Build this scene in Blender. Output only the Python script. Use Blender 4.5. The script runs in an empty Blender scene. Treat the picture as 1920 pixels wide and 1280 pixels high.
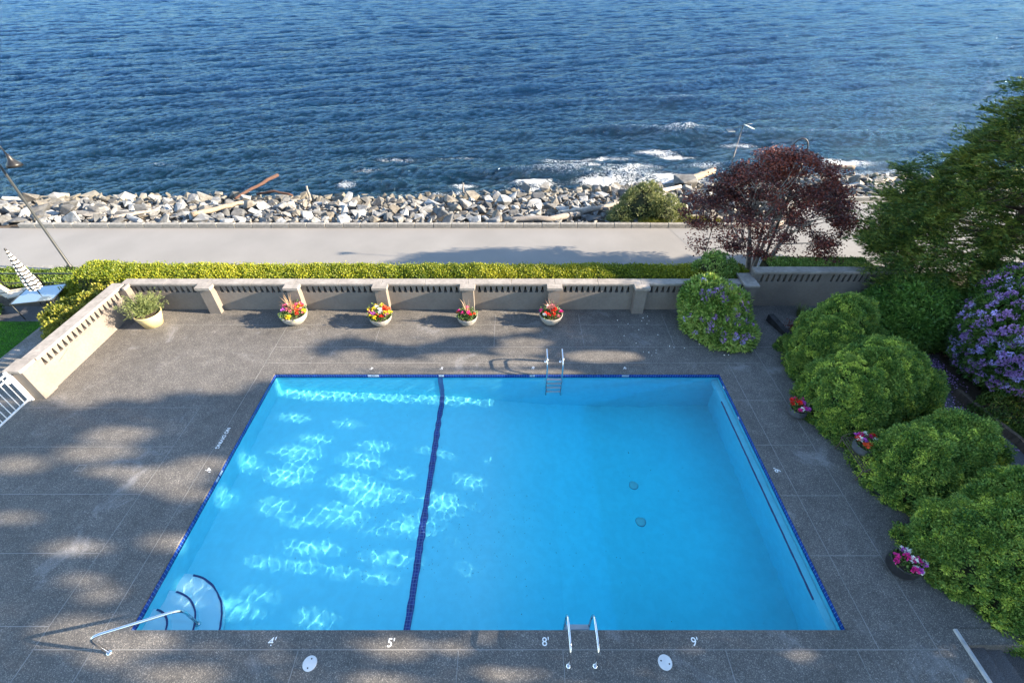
import bpy, bmesh, math, random
import numpy as np
from mathutils import Vector, Matrix

S = bpy.context.scene
COL = S.collection
R = math.radians
random.seed(7)
rng = np.random.RandomState(7)

# ------------------------------------------------------------------ camera, sky, sun
HC = 10.0                       # the balcony stands ten metres above the pool deck
PITCH = R(39.84)
cam_d = bpy.data.cameras.new('camera'); cam = bpy.data.objects.new('camera', cam_d); COL.objects.link(cam)
cam.location = (0, 0, HC); cam.rotation_euler = (R(90) - PITCH, 0, 0)
cam_d.sensor_width = 36; cam_d.lens = 36 * 870 / 1920; cam_d.clip_end = 9000; cam_d.clip_start = .1
S.camera = cam

SUN = Vector((1.0, -0.10, 0.37)); 
W = bpy.data.worlds.new('World'); S.world = W; W.use_nodes = True
nt = W.node_tree; bg = nt.nodes['Background']
sky = nt.nodes.new('ShaderNodeTexSky'); sky.sky_type = 'NISHITA'; sky.sun_disc = False
sky.dust_density = .3; sky.ozone_density = 1.6; sky.sun_elevation = R(20.2); sky.sun_rotation = R(95.7)
nt.links.new(sky.outputs[0], bg.inputs[0]); bg.inputs[1].default_value = 0.112
sl = bpy.data.lights.new('sun', 'SUN'); sl.energy = 5.0; sl.angle = R(.53); sl.color = (1, .83, .62)
so = bpy.data.objects.new('sun', sl); COL.objects.link(so)
so.rotation_euler = SUN.to_track_quat('Z', 'Y').to_euler(); so.location = (30, -3, 12)
sl.cycles.is_caustics_light = True
S.view_settings.view_transform = 'Standard'; S.view_settings.look = 'None'
S.view_settings.gamma = 1; S.view_settings.use_curve_mapping = False
S.view_settings.exposure = 2.4
S.render.engine = 'CYCLES'
S.cycles.sample_clamp_indirect = 3; S.cycles.max_bounces = 8; S.cycles.use_denoising = True

# ------------------------------------------------------------------ helpers
ST, CT = math.sin(PITCH), math.cos(PITCH)
def G(px, py, z=0.0):
    """ground point seen at a pixel of the photograph, on the level z"""
    u, v = px - 960.0, py - 640.0
    d = CT * v + ST * 870
    k = (HC - z) / d
    return Vector((u * k, (CT * 870 - ST * v) * k, z))
def GY(px, py, Y):
    """point seen at a pixel, at the distance Y"""
    u, v = px - 960.0, py - 640.0
    k = Y / (CT * 870 - ST * v)
    return Vector((u * k, Y, HC - (CT * v + ST * 870) * k))

def tag(o, label=None, cat=None, group=None, kind=None):
    if label: o['label'] = label
    if cat: o['category'] = cat
    if group: o['group'] = group
    if kind: o['kind'] = kind
    return o
def empty(name, loc=(0, 0, 0), rz=0.0):
    o = bpy.data.objects.new(name, None); COL.objects.link(o); o.location = loc; o.rotation_euler = (0, 0, rz)
    o.empty_display_size = .2
    return o
def kids(o): return [c for c in bpy.data.objects if c.parent == o]
def copy_tree(o, parent=None):
    ch = kids(o)
    c = o.copy(); COL.objects.link(c); c.parent = parent
    for k in ch: copy_tree(k, c)
    return c

class MB:
    def __init__(s): s.v = []; s.f = []; s.sm = []
    def add(s, vs, fs, smooth=False):
        b = len(s.v); s.v += [tuple(p) for p in vs]; s.f += [tuple(i + b for i in f) for f in fs]; s.sm += [smooth] * len(fs)
        return s
    def box(s, x0, x1, y0, y1, z0, z1):
        v = [(x, y, z) for z in (z0, z1) for y in (y0, y1) for x in (x0, x1)]
        return s.add(v, [(0, 2, 3, 1), (4, 5, 7, 6), (0, 1, 5, 4), (2, 6, 7, 3), (0, 4, 6, 2), (1, 3, 7, 5)])
    def hexa(s, lo, hi):
        """lo, hi: four points each, counter-clockwise from above"""
        return s.add(list(lo) + list(hi), [(3, 2, 1, 0), (4, 5, 6, 7), (0, 1, 5, 4), (1, 2, 6, 5), (2, 3, 7, 6), (3, 0, 4, 7)])
    def quad(s, a, b, c, d): return s.add([a, b, c, d], [(0, 1, 2, 3)])
    def tube(s, pts, r, seg=10, caps=True):
        pts = [Vector(p) for p in pts]; n = len(pts)
        rs = list(r) if hasattr(r, '__len__') else [r] * n
        base = len(s.v); up = Vector((0, 0, 1)); prev = None
        for i, p in enumerate(pts):
            d = (pts[min(i + 1, n - 1)] - pts[max(i - 1, 0)]).normalized()
            if prev is None:
                a = d.cross(up)
                if a.length < .05: a = d.cross(Vector((1, 0, 0)))
                a.normalize()
            else:
                a = prev - d * prev.dot(d)
                a = a.normalized() if a.length > 1e-4 else d.orthogonal().normalized()
            prev = a; b = d.cross(a)
            for k in range(seg):
                t = 2 * math.pi * k / seg
                s.v.append(tuple(p + (a * math.cos(t) + b * math.sin(t)) * rs[i]))
        for i in range(n - 1):
            for k in range(seg):
                k2 = (k + 1) % seg
                s.f.append((base + i * seg + k, base + i * seg + k2, base + (i + 1) * seg + k2, base + (i + 1) * seg + k)); s.sm.append(True)
        if caps:
            s.f.append(tuple(base + k for k in range(seg))[::-1]); s.sm.append(False)
            s.f.append(tuple(base + (n - 1) * seg + k for k in range(seg))); s.sm.append(False)
        return s
    def lathe(s, prof, c=(0, 0, 0), seg=32, smooth=True):
        """prof: (radius, z) from the outside bottom on"""
        base = len(s.v); n = len(prof)
        for (r, z) in prof:
            for k in range(seg):
                t = 2 * math.pi * k / seg
                s.v.append((c[0] + r * math.cos(t), c[1] + r * math.sin(t), c[2] + z))
        for i in range(n - 1):
            for k in range(seg):
                k2 = (k + 1) % seg
                s.f.append((base + i * seg + k, base + i * seg + k2, base + (i + 1) * seg + k2, base + (i + 1) * seg + k)); s.sm.append(smooth)
        return s
    def build(s, name, m, parent=None, bevel=0.0):
        me = bpy.data.meshes.new(name); me.from_pydata(s.v, [], s.f)
        me.polygons.foreach_set('use_smooth', s.sm); me.update()
        o = bpy.data.objects.new(name, me); COL.objects.link(o); o.parent = parent
        if m: me.materials.append(m)
        if bevel:
            b = o.modifiers.new('bevel', 'BEVEL'); b.width = bevel; b.segments = 2; b.limit_method = 'ANGLE'; b.angle_limit = R(40)
        return o

def npmesh(name, V, F, m, parent=None, smooth=False):
    """V (n,3), F (k,4) arrays"""
    me = bpy.data.meshes.new(name); V = np.asarray(V, np.float32); F = np.asarray(F, np.int32)
    me.vertices.add(len(V)); me.vertices.foreach_set('co', V.ravel())
    n, w = F.shape
    me.loops.add(n * w); me.loops.foreach_set('vertex_index', F.ravel())
    me.polygons.add(n); me.polygons.foreach_set('loop_start', np.arange(n, dtype=np.int32) * w)
    me.polygons.foreach_set('loop_total', np.full(n, w, np.int32))
    me.polygons.foreach_set('use_smooth', np.full(n, smooth, bool))
    me.update(calc_edges=True)
    o = bpy.data.objects.new(name, me); COL.objects.link(o); o.parent = parent
    if m: me.materials.append(m)
    return o
def grid_mesh(name, X, Y, Z, m, parent=None, smooth=True):
    a, b = X.shape; V = np.stack([X, Y, Z], -1).reshape(-1, 3); i = np.arange(a * b).reshape(a, b)
    F = np.stack([i[:-1, :-1], i[:-1, 1:], i[1:, 1:], i[1:, :-1]], -1).reshape(-1, 4)
    return npmesh(name, V, F, m, parent, smooth)

# ------------------------------------------------------------------ materials
def base_mat(name):
    m = bpy.data.materials.new(name); m.use_nodes = True
    t = m.node_tree; return m, t, t.nodes['Principled BSDF']
def L4(c): return (c[0], c[1], c[2], 1)
def noise(t, scale, detail=4, rough=.55, coord='Object', stretch=None, dist=0):
    tc = t.nodes.new('ShaderNodeTexCoord'); n = t.nodes.new('ShaderNodeTexNoise')
    n.inputs['Scale'].default_value = scale; n.inputs['Detail'].default_value = detail; n.inputs['Roughness'].default_value = rough
    n.inputs['Distortion'].default_value = dist
    if stretch:
        mp = t.nodes.new('ShaderNodeMapping'); mp.inputs['Scale'].default_value = stretch
        t.links.new(tc.outputs[coord], mp.inputs[0]); t.links.new(mp.outputs[0], n.inputs['Vector'])
    else: t.links.new(tc.outputs[coord], n.inputs['Vector'])
    return n
def ramp(t, src, stops):
    r = t.nodes.new('ShaderNodeValToRGB'); e = r.color_ramp.elements
    e[0].position, e[0].color = stops[0][0], L4(stops[0][1]); e[1].position, e[1].color = stops[1][0], L4(stops[1][1])
    for p, c in stops[2:]:
        x = e.new(p); x.color = L4(c)
    t.links.new(src, r.inputs[0]); return r
def mix(t, a, b, f, mode='MIX'):
    x = t.nodes.new('ShaderNodeMixRGB'); x.blend_type = mode
    for i, s in ((0, f), (1, a), (2, b)):
        if isinstance(s, (int, float)): x.inputs[i].default_value = s
        elif isinstance(s, tuple): x.inputs[i].default_value = L4(s)
        else: t.links.new(s, x.inputs[i])
    return x.outputs[0]
def bump(t, p, h, strength, dist=.01):
    b = t.nodes.new('ShaderNodeBump'); b.inputs['Strength'].default_value = strength; b.inputs['Distance'].default_value = dist
    t.links.new(h, b.inputs['Height']); t.links.new(b.outputs[0], p.inputs['Normal'])
def nmat(name, c1, c2, scale=3, rough=.8, bstr=.3, bscale=40, bdist=.01, metal=0, fine=None, stretch=None, spec=.4):
    m, t, p = base_mat(name)
    n = noise(t, scale, 5, stretch=stretch)
    c = ramp(t, n.outputs[0], [(.35, c1), (.65, c2)]).outputs[0]
    if fine:
        f = noise(t, fine[0], 2); fr = ramp(t, f.outputs[0], [(.35, (fine[1],) * 3), (.65, (fine[2],) * 3)])
        c = mix(t, c, fr.outputs[0], 1.0, 'MULTIPLY')
    t.links.new(c, p.inputs['Base Color'])
    p.inputs['Roughness'].default_value = rough; p.inputs['Metallic'].default_value = metal
    p.inputs['Specular IOR Level'].default_value = spec
    if bstr:
        b = noise(t, bscale, 3); bump(t, p, b.outputs[0], bstr, bdist)
    return m
def leaf_mat(name, dark, mid, light, scale=1.2, trans=.25, rough=.5, spec=.35):
    m, t, p = base_mat(name)
    g = t.nodes.new('ShaderNodeNewGeometry')
    n = noise(t, scale, 3, coord='Object')
    a = t.nodes.new('ShaderNodeMath'); a.operation = 'MULTIPLY_ADD'
    t.links.new(g.outputs['Random Per Island'], a.inputs[0]); a.inputs[1].default_value = .6
    b = t.nodes.new('ShaderNodeMath'); b.operation = 'MULTIPLY_ADD'
    t.links.new(n.outputs[0], b.inputs[0]); b.inputs[1].default_value = 1.2; b.inputs[2].default_value = -.4
    t.links.new(b.outputs[0], a.inputs[2])
    r = ramp(t, a.outputs[0], [(.1, dark), (.85, light), (.45, mid)])
    t.links.new(r.outputs[0], p.inputs['Base Color']); p.inputs['Roughness'].default_value = rough
    p.inputs['Specular IOR Level'].default_value = spec
    tr = t.nodes.new('ShaderNodeBsdfTranslucent'); t.links.new(r.outputs[0], tr.inputs[0])
    ms = t.nodes.new('ShaderNodeMixShader'); ms.inputs[0].default_value = trans
    t.links.new(p.outputs[0], ms.inputs[1]); t.links.new(tr.outputs[0], ms.inputs[2])
    t.links.new(ms.outputs[0], t.nodes['Material Output'].inputs[0])
    return m

M = {}
def aggregate():
    m, t, p = base_mat('exposed_aggregate')
    big = noise(t, .45, 5, .6); mid = noise(t, 2.6, 4, .6)
    c = ramp(t, big.outputs[0], [(.3, (.090, .085, .079)), (.7, (.132, .124, .115))]).outputs[0]
    c = mix(t, c, ramp(t, mid.outputs[0], [(.3, (.80,) * 3), (.7, (1.16,) * 3)]).outputs[0], 1., 'MULTIPLY')
    tc = t.nodes.new('ShaderNodeTexCoord'); vo = t.nodes.new('ShaderNodeTexVoronoi'); vo.inputs['Scale'].default_value = 80
    t.links.new(tc.outputs['Object'], vo.inputs['Vector'])
    bw = t.nodes.new('ShaderNodeSeparateColor'); t.links.new(vo.outputs['Color'], bw.inputs[0])
    st = ramp(t, bw.outputs[0], [(0, (.55, .57, .60)), (1, (2.3, 2.25, 2.15)), (.55, (.85, .85, .85)), (.85, (1.25, 1.23, 1.2))])
    st.color_ramp.interpolation = 'LINEAR'
    c = mix(t, c, st.outputs[0], 1., 'MULTIPLY')
    stain = noise(t, .9, 6, .65, dist=.6)
    sr = ramp(t, stain.outputs[0], [(.58, (0, 0, 0)), (.74, (.42,) * 3)])
    c = mix(t, c, (.33, .33, .34), sr.outputs[0])
    t.links.new(c, p.inputs['Base Color']); p.inputs['Roughness'].default_value = .72; p.inputs['Specular IOR Level'].default_value = .35
    bump(t, p, vo.outputs['Distance'], .5, .006)
    return m
M['deck'] = aggregate()
M['joint'] = nmat('joint_mortar', (0.224, 0.216, 0.208), (0.160, 0.160, 0.152), 1.5, .9, 0)
M['paint'] = nmat('white_marking_paint', (0.807, 0.807, 0.788), (0.684, 0.684, 0.665), 14, .7, 0)
M['stucco'] = nmat('taupe_painted_block', (.142, .125, .110), (.168, .148, .130), 1.3, .85, .25, 45, .006, fine=(14, .93, 1.05))
M['coping'] = nmat('concrete_coping', (0.210, 0.189, 0.168), (0.280, 0.256, 0.231), 1.6, .85, .3, 60, .004, fine=(9, .85, 1.08))
M['asphalt_path'] = nmat('pale_path', (0.173, 0.168, 0.160), (0.198, 0.192, 0.183), .5, .85, .2, 90, .003, fine=(38, .88, 1.1))
M['concrete_path'] = nmat('grey_path', (0.158, 0.157, 0.153), (0.185, 0.182, 0.178), .6, .85, .2, 90, .003, fine=(38, .88, 1.1))
M['dark_asphalt'] = nmat('dark_asphalt', (.045, .045, .05), (.085, .085, .09), 1.2, .85, .5, 80, .006, fine=(60, .6, 1.5))
M['soil'] = nmat('soil', (.035, .026, .018), (.08, .06, .04), 2.5, .95, .7, 20, .03)
M['kerb'] = nmat('kerb_stone', (0.178, 0.172, 0.158), (0.264, 0.254, 0.231), 5, .9, .8, 22, .02, fine=(18, .7, 1.15))
M['grass'] = nmat('lawn_soil', (.03, .075, .015), (.05, .11, .02), 4, .9, .3, 60)
M['steel'] = nmat('stainless_steel', (.72, .73, .75), (.66, .67, .7), 3, .16, 0, metal=1)
M['teal_steel'] = nmat('ladder_tread_plastic', (.62, .66, .68), (.7, .73, .74), 3, .4, 0)
M['pale_strip'] = nmat('pale_step_edging', (.26, .27, .28), (.36, .37, .38), 6, .6, 0)
M['white_metal'] = nmat('white_painted_metal', (.58, .58, .57), (.64, .64, .63), 3, .4, 0)
M['black_metal'] = nmat('black_painted_metal', (.006, .006, .007), (.012, .012, .013), 3, .42, 0)
M['grey_metal'] = nmat('grey_painted_post', (.018, .02, .019), (.026, .028, .026), 3, .45, 0)
M['black_board'] = nmat('black_timber', (.012, .012, .013), (.03, .03, .032), 6, .75, .3, 40)
M['bowl'] = nmat('concrete_bowl', (0.247, 0.232, 0.210), (0.345, 0.330, 0.300), 4, .85, .5, 60, .006, fine=(40, .8, 1.1))
M['grey_bowl'] = nmat('grey_stone_bowl', (0.195, 0.188, 0.180), (0.270, 0.262, 0.247), 6, .85, .7, 30, .01, fine=(24, .7, 1.2))
M['yellow_pot'] = nmat('pale_yellow_pot', (0.446, 0.374, 0.194), (0.490, 0.418, 0.230), 3, .6, .1, 30)
M['black_pot'] = nmat('black_plastic_pot', (.015, .015, .017), (.025, .025, .028), 3, .35, 0)
M['slate_pot'] = nmat('slate_grey_pot', (.045, .05, .06), (.07, .075, .085), 5, .55, 0)
M['lid'] = nmat('white_plastic_lid', (0.527, 0.527, 0.527), (0.595, 0.595, 0.586), 4, .5, 0)
M['bark'] = nmat('brown_bark', (.05, .035, .025), (.13, .095, .07), 8, .9, .9, 30, .02, stretch=(1, 1, .25))
M['grey_bark'] = nmat('grey_branch_bark', (.16, .135, .12), (.30, .26, .23), 8, .9, .6, 30, .01)
M['iron'] = nmat('rusty_iron', (.05, .035, .03), (.10, .07, .055), 12, .7, .3, 60)
M['wood'] = nmat('driftwood', (0.315, 0.270, 0.217), (0.450, 0.405, 0.345), 5, .9, .8, 14, .02, stretch=(.3, 3, 3))
M['red_wood'] = nmat('reddish_driftwood', (0.153, 0.072, 0.047), (0.255, 0.119, 0.076), 5, .9, .8, 14, .02, stretch=(.3, 3, 3))
M['tan_wood'] = nmat('tan_driftwood', (.16, .125, .09), (.25, .20, .15), 5, .9, .8, 14, .02, stretch=(.3, 3, 3))
M['grey_wood'] = nmat('weathered_driftwood', (0.150, 0.135, 0.120), (0.247, 0.225, 0.203), 5, .9, .8, 14, .02, stretch=(.3, 3, 3))
M['red_wood'] = nmat('dark_reddish_driftwood', (.035, .018, .013), (.085, .042, .03), 5, .9, .8, 14, .02, stretch=(.3, 3, 3))
M['cream'] = nmat('cream_cloth', (0.413, 0.375, 0.315), (0.465, 0.427, 0.360), 5, .85, .2, 80)
def rock_mat(tone=None):
    m, t, p = base_mat('granite_rock')
    oi = t.nodes.new('ShaderNodeObjectInfo')
    n = noise(t, 3.2, 6, .6); f = noise(t, 26, 3, .6)
    c = ramp(t, oi.outputs['Random'], [(0, (.065, .067, .07)), (1, (.24, .242, .24)), (.3, (.14, .142, .143)), (.62, (.195, .197, .198)), (.8, (.145, .13, .11))]).outputs[0]
    if tone: c = ramp(t, oi.outputs['Random'], [(0, tuple(x * .88 for x in tone)), (1, tuple(x * 1.1 for x in tone))]).outputs[0]
    c = mix(t, c, ramp(t, n.outputs[0], [(.32, (.45, .44, .42)), (.62, (1.2, 1.2, 1.18))]).outputs[0], 1., 'MULTIPLY')
    c = mix(t, c, ramp(t, f.outputs[0], [(.35, (.82,) * 3), (.65, (1.08,) * 3)]).outputs[0], 1., 'MULTIPLY')
    # wet, algae-stained stone near the water line
    g = t.nodes.new('ShaderNodeNewGeometry'); sx = t.nodes.new('ShaderNodeSeparateXYZ'); t.links.new(g.outputs['Position'], sx.inputs[0])
    mr = t.nodes.new('ShaderNodeMapRange'); mr.inputs[1].default_value = -2.05; mr.inputs[2].default_value = -1.25
    t.links.new(sx.outputs[2], mr.inputs[0])
    wet = mix(t, c, (.10, .088, .06), .72)
    c = mix(t, wet, c, mr.outputs[0])
    t.links.new(c, p.inputs['Base Color']); p.inputs['Roughness'].default_value = .85
    bump(t, p, mix(t, n.outputs[0], f.outputs[0], .4), .7, .05)
    return m
M['rock'] = rock_mat()
TONES = dict(whitish=(.25, .262, .275), pale=(.16, .168, .178), grey=(.07, .074, .08), tan=(.13, .12, .105))
for k_ in TONES: M['rock_' + k_] = rock_mat(TONES[k_])
def tile_mat(name, axis, size=.15):
    """glazed blue tiles with pale grout; the grid runs along the given axes"""
    m, t, p = base_mat(name)
    g = t.nodes.new('ShaderNodeTexCoord'); sx = t.nodes.new('ShaderNodeSeparateXYZ'); t.links.new(g.outputs['Object'], sx.inputs[0])
    outs = []
    for a in axis:
        d = t.nodes.new('ShaderNodeMath'); d.operation = 'PINGPONG'; d.inputs[1].default_value = size / 2
        t.links.new(sx.outputs[a], d.inputs[0])
        l = t.nodes.new('ShaderNodeMath'); l.operation = 'LESS_THAN'; l.inputs[1].default_value = .0055
        t.links.new(d.outputs[0], l.inputs[0]); outs.append(l.outputs[0])
    o = outs[0]
    for q in outs[1:]:
        mx = t.nodes.new('ShaderNodeMath'); mx.operation = 'MAXIMUM'; t.links.new(o, mx.inputs[0]); t.links.new(q, mx.inputs[1]); o = mx.outputs[0]
    n = noise(t, 9, 2)
    c = ramp(t, n.outputs[0], [(.35, (.006, .022, .16)), (.65, (.012, .045, .27))]).outputs[0]
    t.links.new(mix(t, c, (.09, .17, .36), o), p.inputs['Base Color']); p.inputs['Roughness'].default_value = .2
    return m
M['tile_x'] = tile_mat('blue_tile_along', (0,), .076); M['tile_y'] = tile_mat('blue_tile_across', (1,), .076)
M['tile_line'] = tile_mat('blue_tile_floor_line', (0, 1), .076)
M['step_edge'] = nmat('navy_step_edging', (.008, .03, .14), (.012, .045, .2), 20, .4, 0)
M['plaster'] = nmat('pool_plaster', (.16, .80, .94), (.18, .83, .96), .7, .7, 0, fine=(5, .97, 1.03))
M['pale_plaster'] = nmat('pale_step_plaster', (.42, .82, .95), (.46, .84, .95), .9, .7, 0)

# ------------------------------------------------------------------ shoreline functions
def sstep(x, a, b):
    t = np.clip((np.asarray(x, float) - a) / (b - a), 0, 1); return t * t * (3 - 2 * t)
SEA = -2.2
PATH = -.5
def kerb_off(x): return 3.3 * sstep(x, 13.2, 16.2)
def shore_off(x): return 2.2 * sstep(x, -8, 12) + 1.6 * sstep(x, 12, 22)

# ------------------------------------------------------------------ ground, path, sea bed
PX0, PX1, PY0, PY1 = -7.38, 6.46, 3.31, 10.43       # the pool
xs = np.concatenate([[-2500, -600, -200, -80], np.arange(-45, 46, 1.5), [80, 200, 600, 2500]])
g = MB()
GZ = -.52
for (a, b, c, d) in ((-2500, 2500, -2500, 1), (-2500, -9, 1, 12.5), (8, 2500, 1, 12.5), (-2500, 2500, 12.5, 18)):
    g.quad((a, c, GZ), (b, c, GZ), (b, d, GZ), (a, d, GZ))
rows = [('k', 18, 0, GZ), ('k', 21.45, 1, GZ), ('s', 25.6, 1, -1.3), ('s', 29.5, 1, -2.25), ('s', 36, 1, -4.5), ('s', 4000, 0, -9)]
prev = None
for typ, y, f, z in rows:
    cur = [(float(x), float(y + f * (kerb_off(x) if typ == 'k' else shore_off(x))), z) for x in xs]
    if prev:
        for i in range(len(xs) - 1): g.quad(prev[i], prev[i + 1], cur[i + 1], cur[i])
    prev = cur
tag(g.build('ground', M['soil']), kind='structure')

p = MB()
xp = np.concatenate([[-60, -30], np.arange(-24, 8.21, 2.0), [8.8]])
for i in range(len(xp) - 1):
    p.quad((xp[i], 17.75, PATH), (xp[i + 1], 17.75, PATH), (xp[i + 1] + (0 if i < len(xp) - 2 else -1.0), 21.4, PATH), (xp[i], 21.4, PATH))
tag(p.build('seawalk_path', M['asphalt_path']), kind='structure')
p = MB(); xq = np.concatenate([[8.81], np.arange(9.5, 40, .8), [60]])
for i in range(len(xq) - 1):
    a, b = float(xq[i]), float(xq[i + 1])
    ya, yb = 21.4 + float(kerb_off(a)), 21.4 + float(kerb_off(b))
    p.quad((a, 17.2, PATH + .004), (b, 17.2, PATH + .004), (b, yb, PATH + .004), (a - (1.0 if i == 0 else 0), ya, PATH + .004))
tag(p.build('wide_path', M['concrete_path']), kind='structure')

# kerb blocks along the sea side: every block a thing
def kerb_block(l):
    m = MB(); w = .22; h = .2; n = 7
    r = random.Random(int(l * 1000))
    for i in range(n):
        pass
    m.box(-l / 2, l / 2, 0, w, -.1, h)
    o = m.build('kerb_stone', M['kerb'], bevel=.018)
    return o
def ordinal(n):
    w = ['', 'first', 'second', 'third', 'fourth', 'fifth', 'sixth', 'seventh', 'eighth', 'ninth', 'tenth']
    return w[n] if n <= 10 else str(n) + ('th' if 10 < n % 100 < 14 else {1: 'st', 2: 'nd', 3: 'rd'}.get(n % 10, 'th'))
x = -24.6; k0 = None; ki = 0; seen_n = 0
protos = [kerb_block(l) for l in (.84, .92, .88)]
used = set()
while x < 24.5:
    pr = protos[ki % 3]; l = (.84, .92, .88)[ki % 3]
    o = pr if ki < 3 else pr.copy()
    if ki >= 3: COL.objects.link(o)
    y0 = 21.42 + float(kerb_off(x)); y1 = 21.42 + float(kerb_off(x + l))
    ang = math.atan2(y1 - y0, l)
    o.location = (x + l * math.cos(ang) / 2, (y0 + y1) / 2, PATH + random.uniform(-.01, .01)); o.rotation_euler = (0, 0, ang + random.uniform(-.01, .01))
    if abs(o.location.x) / (CT * o.location.y + ST * (HC - PATH)) < 1.10:
        seen_n += 1; lab_ = ordinal(seen_n) + ' rough grey kerb stone between path and rocks, counted from the left edge'
    else: lab_ = 'rough grey kerb stone between the path and the rocks, outside the picture'
    tag(o, lab_, 'kerb stone', 'kerb stones along the seaside path')
    x += (l + .02) * math.cos(ang); ki += 1

# ------------------------------------------------------------------ pool deck
d = MB(); DX0, DX1, DY0, DY1 = -16.5, 8.5, -3.0, 14.2
Z0 = 0.0
for (a, b, c, e) in ((DX0, DX1, DY0, PY0), (DX0, PX0, PY0, PY1), (PX1, DX1, PY0, PY1), (DX0, DX1, PY1, DY1), (DX1, 9.55, 5.6, DY1), (DX1, 9.3, 3.33, 5.6), (9.55, 12.2, 11.6, DY1)):
    d.quad((a, c, Z0), (b, c, Z0), (b, e, Z0), (a, e, Z0))
# outer faces and pool rim faces
d.quad((DX0, DY0, Z0), (DX0, DY1, Z0), (DX0, DY1, -.6), (DX0, DY0, -.6))
d.quad((DX1, DY0, -.6), (DX1, 5.6, -.6), (DX1, 5.6, Z0), (DX1, DY0, Z0))
d.quad((9.55, 5.6, -.6), (9.55, 11.6, -.6), (9.55, 11.6, Z0), (9.55, 5.6, Z0))
d.quad((DX1, 5.6, -.6), (9.55, 5.6, -.6), (9.55, 5.6, Z0), (DX1, 5.6, Z0))
d.quad((9.55, 11.6, -.6), (12.2, 11.6, -.6), (12.2, 11.6, Z0), (9.55, 11.6, Z0))
d.quad((12.2, 11.6, -.6), (12.2, DY1, -.6), (12.2, DY1, Z0), (12.2, 11.6, Z0))
rim = -.045
for a, b in (((PX0, PY0), (PX1, PY0)), ((PX1, PY0), (PX1, PY1)), ((PX1, PY1), (PX0, PY1)), ((PX0, PY1), (PX0, PY0))):
    d.quad((a[0], a[1], rim), (b[0], b[1], rim), (b[0], b[1], Z0), (a[0], a[1], Z0))
deck = tag(d.build('pool_deck', M['deck']), kind='structure')
j = MB(); jw = .009; jz = .004
def jx(x, y0, y1): j.quad((x - jw, y0, jz), (x + jw, y0, jz), (x + jw, y1, jz), (x - jw, y1, jz))
def jy(y, x0, x1): j.quad((x0, y - jw, jz), (x1, y - jw, jz), (x1, y + jw, jz), (x0, y + jw, jz))
jx(-8.97, DY0, 9.0); jx(-7.86, DY0, 13.5); jx(6.88, 2.97, 10.92); jx(7.98, 2.2, 11.7)
jy(2.98, -9.0, 8.2); jy(10.92, -7.86, 7.9); jy(11.7, -7.86, 8.9); jy(12.9, -12, 8.6)
for y in (9.02, 7.64, 6.24, 4.80, 3.37, 1.95): jy(y, -15.5, -8.97)
for y in (9.3, 7.7, 6.2, 4.75): jy(y, PX1, 7.98)
for x in (-4.0, -1.0, .95, 4.0, 6.46): jx(x, -1, 2.98)
for x in (-4.6, -.6, 2.4, 5.4): jx(x, 11.7, 13.5)
j.build('joint_lines', M['joint'], deck)

FONT = None
def text(s, loc, rz, size, m, parent, name='depth_marking', bold=.001, shear=0):
    c = bpy.data.curves.new(name, 'FONT'); c.body = s; c.size = size; c.align_x = 'CENTER'; c.align_y = 'CENTER'
    c.offset = bold * size / .2; c.shear = shear
    c.materials.append(m); o = bpy.data.objects.new(name, c); COL.objects.link(o)
    bpy.context.view_layer.update()
    me = bpy.data.meshes.new_from_object(o); bpy.data.objects.remove(o); bpy.data.curves.remove(c)
    o = bpy.data.objects.new(name, me); COL.objects.link(o)
    o.location = loc; o.rotation_euler = (0, 0, rz); o.parent = parent
    return o
TS = .21
for s, px, py, sh in (("4'", 510, 1203, 0), ("5'", 733, 1205, 0), ("8'", 1023, 1203, 0), ("9'", 1303, 1203, 0)):
    q = G(px, py); text(s, (q.x, q.y, .005), 0, TS, M['paint'], deck, shear=sh)
for s, px, py in (("4'", 697, 690), ("5'", 828, 690), ("8'", 999, 689), ("9'", 1171, 689)):
    q = G(px, py); text(s, (q.x, q.y, .005), R(180), TS * .75, M['paint'], deck)
q = G(390, 881); text("4'", (q.x, q.y, .005), R(-90), TS, M['paint'], deck)
q = G(1458, 881); text("9'", (q.x, q.y, .005), R(90), TS, M['paint'], deck)
q = G(418, 821); text("NO DIVING", (q.x, q.y, .005), R(-90), .135, M['paint'], deck, 'no_diving_marking', .003)
# chalky square outline left of the pool
q = G(151, 877); a = MB()
for (x0, x1, y0, y1) in ((-.11, .11, -.1, -.07), (-.11, .11, .07, .1), (-.11, -.08, -.07, .07), (.08, .11, -.07, .07)): a.quad((q.x + x0, q.y + y0, .004), (q.x + x1, q.y + y0, .004), (q.x + x1, q.y + y1, .004), (q.x + x0, q.y + y1, .004))
a.build('square_marking', M['joint'], deck)

def skimmer(px, py, rz, label):
    q = G(px, py); o = empty('skimmer_lid', (q.x, q.y, 0), rz)
    MB().lathe([(.128, 0), (.128, .008), (.12, .012), (.0, .012)], seg=36, smooth=False).build('lid', M['lid'], o)
    for s in (-.075, .075):
        MB().lathe([(.014, .0125), (.014, .0135), (0, .0135)], (0, s, 0), seg=10).build('finger_hole', M['black_metal'], o)
    tag(o, label, 'skimmer lid', 'round skimmer lids in the deck')
skimmer(581, 1243, R(-10), 'round white skimmer lid in the deck, below and between the 4 and 5 markings')
skimmer(1247, 1241, R(70), 'round white skimmer lid in the deck right of the near ladder, by the 9 marking')

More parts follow.
